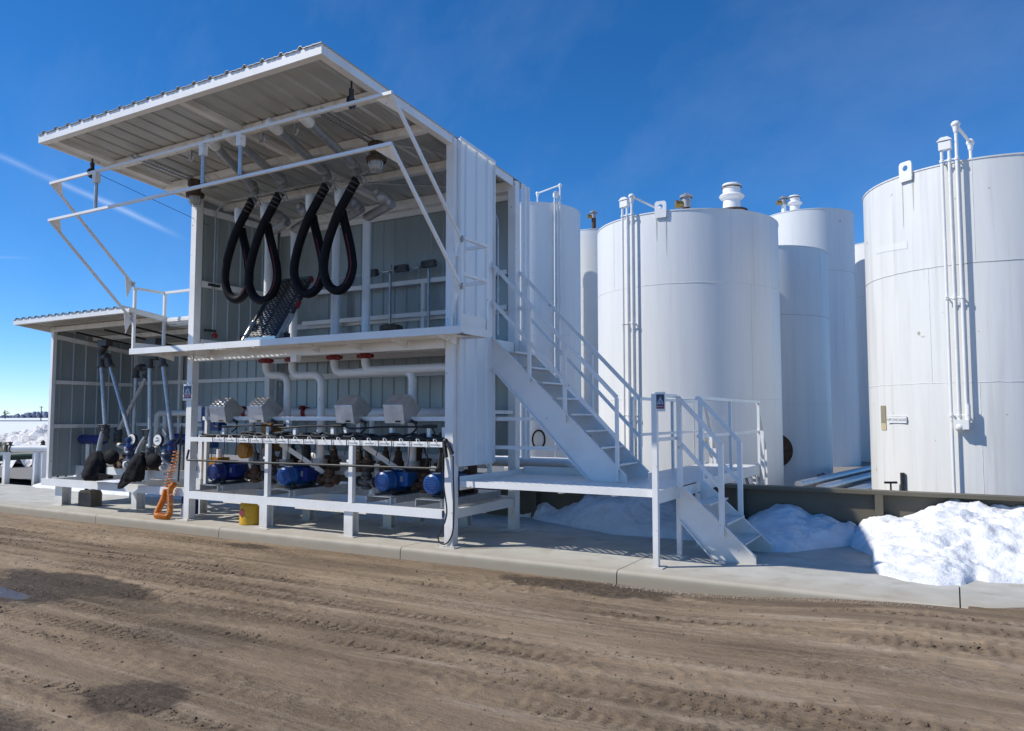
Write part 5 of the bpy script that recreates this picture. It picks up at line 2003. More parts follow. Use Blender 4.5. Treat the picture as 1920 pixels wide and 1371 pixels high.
# ---------------------------------------------------------------- cable rack across the front
RK = thing('cable_rack', 'white cable rack with labelled hook rail across the pump bay', 'rack', (-8.3, 8.4, .48))
RY = 8.30
mb = MB()
mb.box(-10.84, XR - .085, RY - .012, RY + .05, 1.285, 1.355)
hr_ = mb.build('hook_rail', M['white'], RK)
mb = MB()
mb.box(-10.80, XR - .09, RY + .05, RY + .36, 1.30, 1.306)
mb.box(-10.80, XR - .09, RY + .352, RY + .358, 1.306, 1.36)
mb.build('cable_tray', M['white'], RK)
mb = MB()
mb.box(-10.93, XR - .25, 8.58, 8.63, 1.63, 1.69)
mb.build('upper_rail', M['white'], RK)
for x in (-9.08, -7.40):
    mb = MB()
    mb.box(x - .036, x + .036, RY - .008, RY + .06, .48, 1.285)
    mb.build('rack_post', M['white'], RK)
    mb = MB()
    mb.beam((x + .05, 8.52, 1.27), (x + .55, 9.10, .74), .06, .07)
    mb.beam((x - .10, 8.34, 1.06), (x - .03, 8.33, 1.06), .03, .035)
    mb.build('brace', M['white'], RK)
mb = MB()
mb.box(-10.86, -10.80, 8.57, 8.63, .50, 1.86)
mb.build('rack_post', M['white'], RK)
for x in (-10.32, -9.30, -8.72, -7.95, -6.85, -6.20, -5.95, -7.70):
    mb = MB()
    mb.box(x - .028, x + .028, 8.50, 8.55, 1.31, 1.545)
    mb.build('tray_stub', M['white'], RK)
for x in (-8.95, -7.52):
    mb = MB()
    mb.box(x - .035, x + .035, 8.58, 8.64, 1.31, 1.63)
    mb.build('rack_post', M['white'], RK)
hooks = [-10.17 + .282 * k for k in range(16)]
rs = np.random.RandomState(8)
for k, x in enumerate(hooks):
    mb = MB()
    mb.tube(fillet([(x, RY + .03, 1.355), (x, RY + .01, 1.392), (x - .012, RY - .035, 1.392), (x + .02, RY - .05, 1.345), (x + .045, RY - .055, 1.325)], .02, 3), .006, 6)
    mb.build('hook', M['white'], hr_)
    if k in (8, 9):
        continue
    mb = MB()
    w = .10
    mb.box(x - .08, x - .08 + 2 * w, RY - .016, RY - .0125, 1.292, 1.348)
    tg_ = mb.build('hook_label', M['tag'], hr_)
    mb = MB()
    q = x - .065
    while q < x - .08 + 2 * w - .03:
        l_ = rs.uniform(.008, .018)
        mb.box(q, q + l_, RY - .018, RY - .0162, 1.309, 1.309 + rs.uniform(.014, .02))
        q += l_ + .005
    mb.build('print', M['print'], tg_)
# cables heaped in the tray and looping over the rail
CB = thing('cable_bundle', 'tangle of black grounding cables lying in the white rack tray', 'cables', (-8.3, 8.5, 1.31))
mb = MB()
rs = np.random.RandomState(12)
for k in range(15):
    y = RY + .09 + .235 * rs.rand()
    z = 1.325 + .02 * (k % 4)
    pts = []
    for j in range(20):
        x = -10.75 + j * (XR - .15 + 10.75) / 19
        pts.append((x, y + rs.uniform(-.03, .03), z + rs.uniform(-.008, .02)))
    mb.tube(catmull(pts, 3), .013, 6)
for k in range(24):
    x = rs.uniform(-10.0, -6.2)
    y = RY + .2
    l_ = rs.uniform(.14, .34)
    mb.tube(catmull([(x - l_, y + rs.uniform(-.1, .1), 1.35), (x - l_ * .4, y + rs.uniform(-.1, .1), 1.40 + rs.uniform(0, .05)), (x + l_ * .4, y + rs.uniform(-.1, .1), 1.41 + rs.uniform(0, .04)), (x + l_, y + rs.uniform(-.1, .1), 1.35)], 4), .017, 6)
mb.build('tray_cables', M['cable'], CB)
for k in range(16):
    x = -10.30 + .282 * k + rs.uniform(-.03, .03)
    mb = MB()
    dr = rs.uniform(.08, .26)
    mb.tube(catmull([(x - .02, RY + .10, 1.37), (x, RY - .02, 1.378), (x + .005, RY - .024, 1.30), (x - .01, RY - .02, 1.27 - dr * .5), (x - .05, RY + .0, 1.25 - dr), (x - .10, RY + .06, 1.23 - dr)], 5), .006, 6)
    mb.build('hanging_lead', M['cable'], CB)
for (x0, x1) in ((-10.45, -9.15), (-9.0, -7.95), (-7.6, -6.3)):
    mb = MB()
    mb.tube(catmull([(x0 - .1, 8.5, 1.60), (x0, 8.49, 1.52), ((x0 + x1) / 2, 8.49, 1.545), (x1, 8.49, 1.55), (x1 + .22, 8.49, 1.555)], 6), .014, 8)
    mb.tube([(x1 + .02, 8.49, 1.555), (x1 + .24, 8.49, 1.56)], .024, 8)
    mb.tube(catmull([(x1 + .16, 8.49, 1.55), (x1 + .22, 8.48, 1.45), (x1 + .20, 8.45, 1.34)], 5), .011, 6)
    mb.build('cross_lead', M['cable'], CB)
# thin black bar in front of the pumps
mb = MB()
mb.tube(fillet([(-10.83, 8.255, 1.15), (-10.83, 8.215, .985), (-9.5, 8.215, .99), (XR - .10, 8.215, 1.015), (XR - .10, 8.255, 1.22)], .03, 3), .017, 8)
tag(mb.build('barrier_bar', M['black']), 'thin black metal bar running level across the front of the pumps', 'bar')
mb = MB()
pts = [(XR - .02, 8.27, 1.30), (XR - .05, 8.24, 1.15), (XR - .03, 8.24, .8), (XR + .02, 8.24, .45), (XR - .06, 8.23, .22), (XR - .11, 8.23, .13), (XR - .06, 8.22, .06), (XR + .04, 8.22, .07), (XR + .12, 8.23, .22), (XR + .13, 8.24, .55), (XR + .11, 8.25, .95), (XR + .10, 8.26, 1.18)]
mb.tube(catmull(pts, 6), .010, 8)
cc = mb.build('hanging_cord', M['cable'])
tag(cc, 'black cord with a clamp looped down the right front post', 'cord')
mb = MB()
mb.beam((XR - .04, 8.26, 1.36), (XR + .0, 8.25, 1.16), .04, .035)
mb.beam((XR - .01, 8.26, 1.37), (XR + .10, 8.25, 1.21), .04, .035)
mb.sphere((XR - .02, 8.26, 1.37), .04, 10, 6)
mb.build('clamp', M['black'], cc)

# ---------------------------------------------------------------- diamond plate meter housings
HX = [-10.34, -9.44, -7.62, -6.72]
lbs = ['battered diamond plate meter hood, leftmost of four on the upper rail', 'bright diamond plate meter hood, second from left, right of the battered one', 'brownish diamond plate meter hood just left of the rightmost one', 'diamond plate meter hood with sunlit side, rightmost, near the right front post']
for k in range(4):
    x = HX[k]
    B_ = thing('meter_hood', lbs[k], 'meter hood', (x, 8.6, 1.60), 'diamond plate meter hoods on the rack')
    yf_, zt, w = 8.36, 1.85, .165
    prof_ = [(yf_ + .05, 1.60), (yf_, 1.845), (yf_ + .17, 2.0), (yf_ + .45, 1.80), (yf_ + .22, 1.60)]
    mb = MB()
    tw = (.10, 0, 0.03, 0.06)[k]
    mb.prism([(x - w, y, z) for y, z in prof_], (2 * w, 0, 0))
    if k == 0:
        mb.prism([(x - .05, 8.44, 1.93), (x - .05, 8.40, 1.88), (x - .05, 8.50, 1.99)], (.2, 0, 0))
    # hem along the front edge
    mb.box(x - w - .004, x + w + .004, yf_ - .006, yf_ + .006, 1.838, 1.852)
    hd_ = mb.build('hood', M['plate'], B_)
    ca, sa = math.cos(tw), math.sin(tw)
    for p in (B_,):
        p.rotation_euler = (0, 0, tw - .02)
    mb = MB()
    mb.box(x + .02, x + .10, yf_ + .035, yf_ + .06, 1.61, 1.635)
    mb.build('latch', M['rust'], B_)
    mb = MB()
    mb.beam((x + .1, 8.58, 1.66), (x + .26, 8.56, 1.60), .03, .04)
    mb.tube(catmull([(x + .24, 8.55, 1.62), (x + .27, 8.54, 1.52), (x + .2, 8.5, 1.44)], 5), .012, 6)
    mb.build('conduit_tail', M['black'], B_)
    mb = MB()
    mb.box(x + .0, x + .07, 8.55, 8.62, 1.58, 1.63)
    mb.build('bracket', M['galv'], B_)

# header pipe behind the hoods, with grooved couplings
HP = thing('header_pipe', 'long white header pipe with red couplings behind the meter hoods', 'pipe', (-8.5, 9.35, 1.7))
mb = MB()
mb.tube([(-11.0, 9.34, 1.76), (-6.0, 9.34, 1.74)], .075, 18)
mb.build('pipe', M['white'], HP)
for x in (-9.32, -10.75):
    mb = MB()
    mb.tube([(x - .04, 9.34, 1.755), (x + .04, 9.34, 1.755)], .094, 18)
    mb.box(x - .03, x + .03, 9.20, 9.30, 1.80, 1.87)
    mb.build('pipe_coupling', M['red'], HP)
for x in (-10.6, -7.9, -6.3):
    mb = MB()
    mb.tube([(x, 9.34, 1.70), (x, 9.34, .46)], .045, 12)
    mb.build('drop_leg', M['white'], HP)
mb = MB()
mb.tube([(-11.0, 9.75, 1.02), (-6.0, 9.75, 1.02)], .10, 16)
tag(mb.build('manifold_pipe', M['white']), 'thick white manifold pipe low behind the gate valves', 'pipe')
mb = MB()
mb.tube([(-11.0, 9.60, .80), (-6.0, 9.60, .80)], .07, 16)
for x in (-10.2, -9.4, -8.2, -7.3, -6.6):
    mb.tube([(x, 9.60, .80), (x, 9.12, .80)], .06, 12)
tag(mb.build('suction_pipe', M['white']), 'lower white suction pipe with branches toward the pumps', 'pipe')

# gate valves with handwheels
vx = [-9.90, -9.40, -8.50, -7.98, -7.80, -7.46, -7.22, -6.42, -9.62]
vl = ['left end of the valve row, left of the first brace', 'beside the second riser pipe', 'midway between the first and second inner posts', 'just left of the second inner post', 'hidden behind the second inner post', 'right of the second brace', 'upright in the clear between brace and big elbow', 'rightmost, beside the right front post', 'behind the brace of the first inner post']
for k, x in enumerate(vx):
    V = thing('gate_valve', 'rusty gate valve with handwheel, ' + vl[k], 'valve', (x, 9.14, .80), 'rusty gate valves behind the pumps')
    y = 9.14
    tp = 1.42 if k != 3 else 1.38
    mb = MB()
    mb.lathe([(.085, 0), (.10, .05), (.10, .10), (.085, .13), (.12, .14), (.12, .17), (.075, .19), (.055, .25), (.05, .32), (.03, .34), (.028, .46)], (x, y, .84), (0, 0, 1), 16)
    mb.build('valve_body', M['bronze'] if k % 3 else M['rust'], V)
    mb = MB()
    mb.tube([(x, y, 1.28), (x, y, tp)], .013, 8)
    mb.build('stem', M['steel'], V)
    mb = MB()
    rg = [(x + .10 * math.cos(a), y + .10 * math.sin(a), tp - .03) for a in [2 * math.pi * j / 20 for j in range(21)]]
    mb.tube(rg, .011, 6, caps=False)
    for a in (0, 1.57):
        mb.beam((x - .10 * math.cos(a), y - .10 * math.sin(a), tp - .03), (x + .10 * math.cos(a), y + .10 * math.sin(a), tp - .03), .014, .014)
    mb.build('handwheel', M['black'], V)
# big dark elbow and red-flanged riser
EB = thing('dark_elbow', 'large dark rusty pipe elbow beside the rightmost pump', 'pipe', (-6.75, 9.0, .85))
mb = MB()
mb.tube(fillet([(-6.82, 9.05, .86), (-6.82, 9.05, 1.34), (-6.35, 9.05, 1.34)], .26, 8), .085, 16)
mb.build('pipe', M['rust'], EB)
mb = MB()
mb.tube([(-6.82, 9.05, .84), (-6.82, 9.05, .88)], .14, 18)
mb.build('flange', M['rust'], EB)
mb = MB()
mb.tube([(-6.36, 9.05, 1.34), (-6.32, 9.05, 1.34)], .13, 18)
mb.build('flange', M['rust'], EB)
EB = thing('red_flanged_pipe', 'short dark pipe with red flange above the second pump', 'pipe', (-8.98, 9.0, .9))
mb = MB()
mb.tube(fillet([(-8.98, 9.02, .92), (-8.98, 9.02, 1.28), (-9.4, 9.1, 1.34)], .16, 6), .075, 14)
mb.build('pipe', M['black'], EB)
mb = MB()
mb.tube([(-8.98, 9.02, .92), (-8.98, 9.02, .97)], .13, 18)
mb.build('flange', M['red'], EB)
# yellow and blue gear at the left end of the bay
Q = thing('meter_assembly', 'ochre yellow meter body standing behind the leftmost pump', 'meter', (-10.1, 9.25, .9))
mb = MB()
mb.box(-10.22, -9.98, 9.20, 9.42, 1.38, 1.58)
mb.box(-10.18, -9.96, 9.20, 9.40, 1.10, 1.34)
mb.build('register_box', M['ochre'], Q)
mb = MB()
mb.lathe([(.10, 0), (.135, .03), (.135, .14), (.10, .17), (.001, .17)], (-10.25, 8.98, 1.13), (0, -1, 0), 20)
mb.build('meter_drum', M['ochre'], Q)
mb = MB()
mb.tube(fillet([(-10.28, 9.1, .82), (-10.28, 9.1, 1.10)], .05), .06, 12)
mb.lathe([(.13, 0), (.09, .06), (.06, .18), (.075, .26)], (-9.98, 9.05, .90), (0, 0, 1), 16)
mb.build('meter_base', M['alu'], Q)
mb = MB()
mb.box(-11.02, -10.98, 8.86, 9.16, .86, 1.0)
Q2 = thing('yellow_strainer', 'ochre strainer box low behind the left rack post', 'strainer', (-11.05, 9.0, .66))
mb = MB()
mb.box(-11.25, -10.98, 8.95, 9.2, .72, .98)
mb.box(-11.22, -11.02, 8.93, 8.95, .76, .94)
mb.build('box', M['ochre'], Q2)
mb = MB()
mb.tube([(-11.1, 9.08, .98), (-11.1, 9.08, 1.12)], .05, 12)
mb.build('neck', M['white'], Q2)
BXx = thing('control_cabinet', 'blue and white control cabinet above the left rack post', 'cabinet', (-11.45, 9.2, 1.45))
mb = MB()
mb.box(-11.66, -11.22, 9.14, 9.32, 1.44, 1.86)
mb.build('cabinet', M['bluebox'], BXx)
for xa, xb in ((-11.75, -11.66), (-11.22, -10.92)):
    mb = MB()
    mb.box(xa, xb, 9.12, 9.34, 1.60, 1.88)
    mb.build('side_plate', M['white'], BXx)
mb = MB()
mb.box(-11.48, -11.28, 9.0, 9.2, 1.14, 1.34)
mb.build('small_box', M['blue'], BXx)
mb = MB()
mb.hbeam(-11.45, 8.98, .012, .60, .20, .16)
mb.box(-11.62, -11.28, 8.86, 9.10, 0, .012)
mb.box(-11.50, -11.40, 8.95, 9.02, .60, 1.44)
mb.build('stand', M['white'], BXx)

# floor bits in front
Y_ = thing('yellow_container', 'grubby yellow plastic container standing under the low beam', 'container', (-9.68, 8.52, 0))
mb = MB()
pr = [(.155, 0), (.165, .012), (.163, .30), (.14, .345), (.06, .36), (.06, .39), (.001, .39)]
mb.lathe(pr, (-9.66, 8.52, 0), (0, 0, 1), 28)
yb = mb.build('body', M['yellow'], Y_)
mb = MB()
for (a0, a1, z0, z1, nm) in ((195, 228, .10, .30, 'a'), (200, 232, .04, .09, 'b')):
    v = []
    for k in range(7):
        a = math.radians(a0 + (a1 - a0) * k / 6)
        for z in (z0, z1):
            v.append((-9.66 + .1665 * math.cos(a), 8.52 + .1665 * math.sin(a), z))
    mb.add(v, [(2 * k, 2 * k + 2, 2 * k + 3, 2 * k + 1) for k in range(6)])
mb.build('paper_label', M['tag'], Y_)
mb = MB()
c_ = math.radians(268)
nrm = Vector((math.cos(c_), math.sin(c_), 0))
tgv = Vector((-nrm.y, nrm.x, 0))
o_ = Vector((-9.66, 8.52, .19)) + nrm * .1685
mb.prism([o_ + tgv * a + Vector((0, 0, b)) for a, b in ((-.07, 0), (0, -.07), (.07, 0), (0, .07))], nrm * .002)
mb.build('hazard_diamond', M['redink'], Y_)

# orange coiled air hose hanging to the slab
OH = thing('coiled_hose', 'orange coiled air hose hanging from the left post down to the slab', 'hose', (-11.3, 8.25, 0))
mb = MB()


def coil(path, R0, pitch, r):
    P = catmull(path, 14)
    L = [0]
    for a, b in zip(P[:-1], P[1:]):
        L.append(L[-1] + (b - a).length)
    n = int(L[-1] / pitch * 11)
    out = []
    for i in range(n + 1):
        s = L[-1] * i / n
        k = min(len(P) - 2, max(0, int(np.searchsorted(L, s)) - 1))
        t = (s - L[k]) / max(1e-6, L[k + 1] - L[k])
        c = P[k].lerp(P[k + 1], t)
        d = (P[k + 1] - P[k]).normalized()
        u = d.cross(Vector((0, 1, .13))).normalized()
        w = d.cross(u)
        a = 2 * math.pi * s / pitch
        out.append(c + (u * math.cos(a) + w * math.sin(a)) * R0)
    return out


mb.tube(coil([(-11.15, 8.26, 1.12), (-11.22, 8.25, .85), (-11.32, 8.24, .62), (-11.36, 8.24, .48)], .040, .055, .009), .009, 6)
mb.tube(coil([(-11.36, 8.24, .48), (-11.42, 8.23, .30), (-11.54, 8.21, .07), (-11.40, 8.17, .055), (-11.22, 8.20, .06), (-11.24, 8.24, .25), (-11.28, 8.26, .48), (-11.18, 8.27, .58)], .044, .022, .009), .0088, 6)
mb.build('coil', M['orange'], OH)
mb = MB()
mb.tube(catmull([(-11.05, 8.28, 1.55), (-11.10, 8.27, 1.35), (-11.19, 8.26, 1.22), (-11.15, 8.26, 1.12)], 6), .010, 6)
mb.tube([(-11.09, 8.30, 1.5), (-11.12, 8.29, .62)], .014, 8)
mb.build('lead', M['cable'], OH)
mb = MB()
mb.box(-11.20, -11.0, 8.42, 8.60, .06, .36)
mb.box(-11.17, -11.03, 8.415, 8.42, .22, .33)
bc = mb.build('blue_crate', M['bluebox'])
tag(bc, 'dark blue plastic box on the slab behind the orange coiled hose', 'box')
mb = MB()
mb.prism([(-11.20, 8.40, .02), (-11.12, 8.40, .02), (-11.08, 8.39, .24), (-11.13, 8.39, .25)], (0, .004, 0))
tag(mb.build('paper_scrap', M['tag']), 'white slip leaning against the dark blue box', 'paper')


# ---------------------------------------------------------------- notice signs with a white spray emblem
def notice(label, c, w, h, nrm, right):
    nrm, right = Vector(nrm).normalized(), Vector(right).normalized()
    c = Vector(c)
    up = Vector((0, 0, 1))
    Sg = thing('notice_sign', label, 'sign', c, 'emblem signs')

    def quad(x0, x1, z0, z1, off, th=.003):
        mb = MB()
        mb.prism([c + right * x0 + up * z0 + nrm * off, c + right * x1 + up * z0 + nrm * off, c + right * x1 + up * z1 + nrm * off, c + right * x0 + up * z1 + nrm * off], nrm * th)
        return mb
    quad(-w / 2, w / 2, -h / 2, h / 2, 0, .004).build('board', M['tag'], Sg)
    quad(-w * .40, w * .40, -h * .16, h * .38, .005, .002).build('blue_field', M['bluesign'], Sg)
    quad(-w * .40, w * .40, -h * .36, -h * .16, .005, .002).build('red_band', M['redink'], Sg)
    quad(-w * .36, w * .30, -h * .27, -h * .22, .0075, .001).build('band_text', M['signgrey'], Sg)
    mb = MB()
    for poly in ([(-.36, -.13), (.36, -.13), (.33, -.06), (.24, .04), (.17, .12), (.10, .17), (.02, .30), (-.05, .19), (-.13, .14), (-.20, .05), (-.31, -.03)],):
        mb.prism([c + right * (a * w) + up * (b * h) + nrm * .0075 for a, b in poly], nrm * .001)
    mb.build('emblem', M['signgrey'], Sg)
    mb = MB()
    for poly in ([(-.05, -.02), (.03, -.06), (.05, .05), (.0, .10)], [(.12, -.07), (.20, -.06), (.13, .03)], [(-.22, -.08), (-.14, -.07), (-.13, -.02)]):
        mb.prism([c + right * (a * w) + up * (b * h) + nrm * .009 for a, b in poly], nrm * .001)
    mb.build('emblem_shade', M['bluesign'], Sg)


notice('square emblem sign with white border on the left front post', (XL - .0, YF - .09, 2.09), .235, .275, (0, -1, 0), (1, 0, 0))
notice('upright emblem sign on top of the landing corner post', (-2.86, 8.336, 1.86), .115, .22, (0, -1, 0), (1, 0, 0))

# small-bore pipes, strainers and flexible leads crowding the pump bay
rs = np.random.RandomState(77)
for k, (x, y, lb) in enumerate(((-10.05, 8.95, 'beside the yellow meter drum'), (-9.55, 8.85, 'left of the second pump'), (-8.42, 8.95, 'right of the second pump casing'), (-7.62, 8.9, 'left of the third pump'), (-6.58, 8.95, 'between the two right-hand pumps'))):
    K = thing('strainer', 'grey flanged strainer body ' + lb, 'strainer', (x, y, .58), 'flanged strainers in the pump bay')
    mb = MB()
    mb.lathe([(.055, 0), (.085, .02), (.085, .05), (.06, .06), (.06, .16), (.085, .17), (.085, .20), (.07, .21), (.07, .27), (.03, .30), (.001, .30)], (x, y, .60), (0, 0, 1), 16)
    mb.tube([(x - .16, y, .72), (x + .16, y, .72)], .045, 12)
    mb.tube([(x - .17, y, .72), (x - .145, y, .72)], .08, 14)
    mb.tube([(x + .145, y, .72), (x + .17, y, .72)], .08, 14)
    mb.build('body', M['castiron'] if k % 2 else M['rust'], K)
    mb = MB()
    for j in range(8):
        an = j * math.pi / 4
        mb.tube([(x + .075 * math.cos(an), y + .075 * math.sin(an), .755), (x + .075 * math.cos(an), y + .075 * math.sin(an), .83)], .009, 5)
    mb.build('bolt_ring', M['rust'], K)
    mb = MB()
    mb.tube(catmull([(x + .05, y, .88), (x + .12, y - .04, 1.02), (x + .05, y - .06, 1.16), (x - .02, y, 1.28)], 5), .010, 6)
    mb.build('flexible_lead', M['cable'], K)

# ---------------------------------------------------------------- the lower shed on the left
LS = thing('lower_shed', 'lower single-storey white shed on the left with ribbed roof and open front', 'shed', (-13.2, 9.0, 0))
WX0, WX1 = -15.13, -11.72
WYF, WYB = 8.40, 10.12


def zw(y):
    return 3.49 - 0.125 * (y - 7.72)


mb = MB()
vdir = Vector((0, 1, -0.125)).normalized()
ribbed(mb, (WX0 - .10, 7.70, zw(7.70) + .006), (1, 0, 0), vdir, Vector((1, 0, 0)).cross(vdir), WX1 - WX0 + .10, 2.55, 0.215, 0.032, 0.07)
wr = mb.build('roof', M['ceiling'], LS)
mb = MB()
mb.box(WX0 - .10, WX1 + .004, 7.715, 7.745, zw(7.72) - .085, zw(7.72) + .003)
mb.box(WX0 - .10, WX1, 7.745, 7.80, zw(7.72) - .085, zw(7.72) - .079)
mb.build('fascia', M['white'], wr)
for (xa, xb) in ((WX1 - .03, WX1), (WX0 - .10, WX0 - .07)):
    mb = MB()
    v = [(x, y, zw(y) + d) for x in (xa, xb) for (y, d) in ((7.745, -.085), (10.2, -.085), (10.2, .004), (7.745, .004))]
    mb.add(v, [(0, 1, 2, 3), (7, 6, 5, 4), (0, 4, 5, 1), (1, 5, 6, 2), (2, 6, 7, 3), (3, 7, 4, 0)])
    mb.build('fascia', M['white'], wr)
for y in (8.36, 9.2, 10.05):
    mb = MB()
    x1_ = WX1 if y < 8.5 else XL - .10
    mb.box(WX0 + .03, WX1 - .03, y - .03, y + .03, zw(y) - .09, zw(y) - .003)
    mb.build('purlin', M['white_worn'], wr)
mb = MB()
mb.box(WX1, XL - .09, 8.42, 8.50, zw(8.4) - .13, zw(8.4) - .07)
mb.box(WX1 + .02, XL - .10, 8.45, 10.1, zw(8.45) - .15, zw(8.45) - .14)
mb.box(WX1 + .02, XL - .12, 8.40, 8.43, zw(8.4) - .05, zw(8.4) - .02)
mb.build('infill_gutter', M['white'], wr)
mb = MB()
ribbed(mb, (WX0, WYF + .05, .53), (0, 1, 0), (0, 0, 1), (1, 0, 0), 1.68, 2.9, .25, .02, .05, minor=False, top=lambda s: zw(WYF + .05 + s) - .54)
wl_ = mb.build('left_wall', M['lining'], LS)
mb = MB()
mb.beam((WX0 + .04, WYF + .06, zw(WYF) - .17), (WX0 + .04, WYB - .02, zw(WYB) - .17), .05, .08)
mb.build('girt', M['white_worn'], wl_)
for z in (2.355, 1.50):
    mb = MB()
    mb.box(WX0 + .005, WX0 + .055, WYF + .06, WYB - .05, z - .035, z + .035)
    mb.build('girt', M['white_worn'], wl_)
mb = MB()
ribbed(mb, (WX0, WYB + .08, .95), (1, 0, 0), (0, 0, 1), (0, -1, 0), XL - WX0 - .09, 2.2, .25, .02, .05, minor=False)
wb = mb.build('back_wall', M['lining'], LS)
for z in (2.39, 1.52):
    mb = MB()
    mb.box(WX0 + .06, XL - .09, WYB, WYB + .05, z - .035, z + .035)
    mb.build('girt', M['white'], wb)
for ya, yb in ((WYF - .02, WYF + .05), (WYB - .02, WYB + .06)):
    mb = MB()
    mb.box(WX0 - .025, WX0 + .05, ya, yb, .50, zw(yb) - .003)
    mb.build('corner_post', M['white'], LS)
mb = MB()
mb.box(-13.66, -13.59, WYB - .01, WYB + .05, .5, zw(WYB) - .05)
mb.build('wall_post', M['white'], wb)
mb = MB()
mb.box(-15.23, XL - .09, 8.34, 8.352, .375, .505)
mb.box(-15.23, XL - .09, 8.352, 8.44, .493, .505)
mb.box(-15.23, XL - .09, 8.352, 8.44, .375, .387)
mb.build('front_beam', M['white'], LS)
mb = MB()
mb.box(-15.2, XL - .09, 10.02, 10.10, .42, .56)
mb.box(-15.2, -15.1, 8.44, 10.02, .38, .50)
mb.box(-13.1, -13.0, 8.44, 10.02, .38, .50)
mb.build('floor_beam', M['white'], LS)
mb = MB()
mb.box(-15.25, XL - .2, 9.0, 9.012, .575, .715)
mb.box(-15.25, XL - .2, 9.012, 9.10, .703, .715)
bm = mb.build('bench_beam', M['white'], LS)
mb = MB()
text_mesh(mb, 'ET 001', (-12.36, 8.9975, .648), (1, 0, 0), (0, 0, 1), .085)
mb.build('lettering', M['ink'], bm)
for (x, y) in ((-14.85, 8.55), (-12.98, 8.85), (-14.7, 9.95), (-12.9, 9.95)):
    mb = MB()
    w = .23 if y < 8.6 else .15
    mb.hbeam(x, y, .012, .375, w, .18)
    lg = mb.build('leg', M['white_worn'] if y < 8.6 else M['white'], LS)
    mb = MB()
    mb.box(x - w / 2 - .05, x + w / 2 + .05, y - .14, y + .14, 0, .012)
    mb.build('base_plate', M['white_worn'], lg)
for x in (-15.2, -13.0):
    mb = MB()
    mb.box(x, x + .14, 8.94, 9.0, .50, .72)
    mb.build('bench_stub', M['white'], LS)
# roof struts and hanging mounts
for x in (-14.4, -13.5, -12.6):
    mb = MB()
    mb.beam((x, 8.42, zw(8.42) - .12), (x, 9.9, zw(9.9) - .12), .05, .03)
    mb.build('roof_strut', M['black'], wr)

# loading arms: two silver tubes joined by a swivel elbow at the top
AR = [(dict(b0=(-13.98, 8.80, 1.50), t0=(-14.17, 8.80, 2.64), t1=(-13.85, 8.78, 2.64), b1=(-13.09, 8.74, 1.29), mount=(-14.10, 8.80, 3.20)), 'leftmost silver loading arm, its right tube slanting down to the right'),
      (dict(b0=(-14.0, 9.40, 1.22), t0=(-13.98, 9.40, 2.46), t1=(-13.62, 9.38, 2.46), b1=(-14.35, 9.30, 1.42), mount=None), 'middle silver loading arm at the back, its front tube slanting down to the left'),
      (dict(b0=(-12.61, 8.80, 1.12), t0=(-12.69, 8.80, 2.58), t1=(-12.28, 8.78, 2.60), b1=(-11.91, 8.74, 1.26), mount=(-12.62, 8.80, 3.15)), 'rightmost silver loading arm near the tall shed')]
for k, (d, lb) in enumerate(AR):
    A = thing('pipe_assembly', lb, 'loading arm', d['b0'], 'silver loading arms in the lower shed')
    V_ = {q: (Vector(x) if x else None) for q, x in d.items()}
    r = .040
    for (a, b) in ((V_['b0'], V_['t0']), (V_['t1'], V_['b1'])):
        mb = MB()
        mb.tube([a, b], r, 14)
        mb.build('tube', M['galv'], A)
    mb = MB()
    u0 = (V_['t0'] - V_['b0']).normalized()
    u1 = (V_['t1'] - V_['b1']).normalized()
    for q, u in ((V_['t0'], u0), (V_['t1'], u1), (V_['b0'], -u0), (V_['b1'], -u1)):
        mb.tube([q - u * .012, q + u * .012], .080, 16)
    mb.build('flange', M['castiron'], A)
    mb = MB()
    top = fillet([V_['t0'], V_['t0'] + u0 * .20, V_['t1'] + u1 * .20, V_['t1']], .15, 6)
    mb.tube(top, .055, 14)
    mid_ = (V_['t0'] + V_['t1']) / 2 + Vector((0, 0, .19))
    mb.tube([mid_ - Vector((.05, 0, 0)), mid_ + Vector((.05, 0, 0))], .072, 14)
    mb.build('swivel_elbow', M['castiron'], A)
    if V_['mount']:
        m_ = V_['mount']
        mb = MB()
        mb.tube([V_['t0'] + u0 * .1, V_['t0'] + u0 * .32], .05, 12)
        mb.tube([V_['t0'] + u0 * .28, (m_.x, m_.y, m_.z - .15)], .08, 12)
        mb.beam((m_.x - .12, m_.y, m_.z - .10), (m_.x + .16, m_.y, m_.z - .10), .14, .12)
        mb.build('hanging_mount', M['castiron'], A)
    # outlet valve at the lower end
    q = V_['b0'] if k != 1 else V_['b1']
    mb = MB()
    mb.lathe([(.075, 0), (.085, -.05), (.07, -.14), (.085, -.20), (.06, -.26)], q - Vector((0, 0, .02)), (0, 0, 1), 16)
    mb.build('outlet_valve', M['castiron'], A)
    q = V_['b1'] if k != 1 else V_['b0']
    mb = MB()
    mb.lathe([(.09, .02), (.10, -.02), (.075, -.06), (.085, -.14), (.05, -.20)], q - Vector((0, 0, .02)), (0, 0, 1), 16)
    mb.build('lower_joint', M['navy'] if k != 1 else M['black'], A)

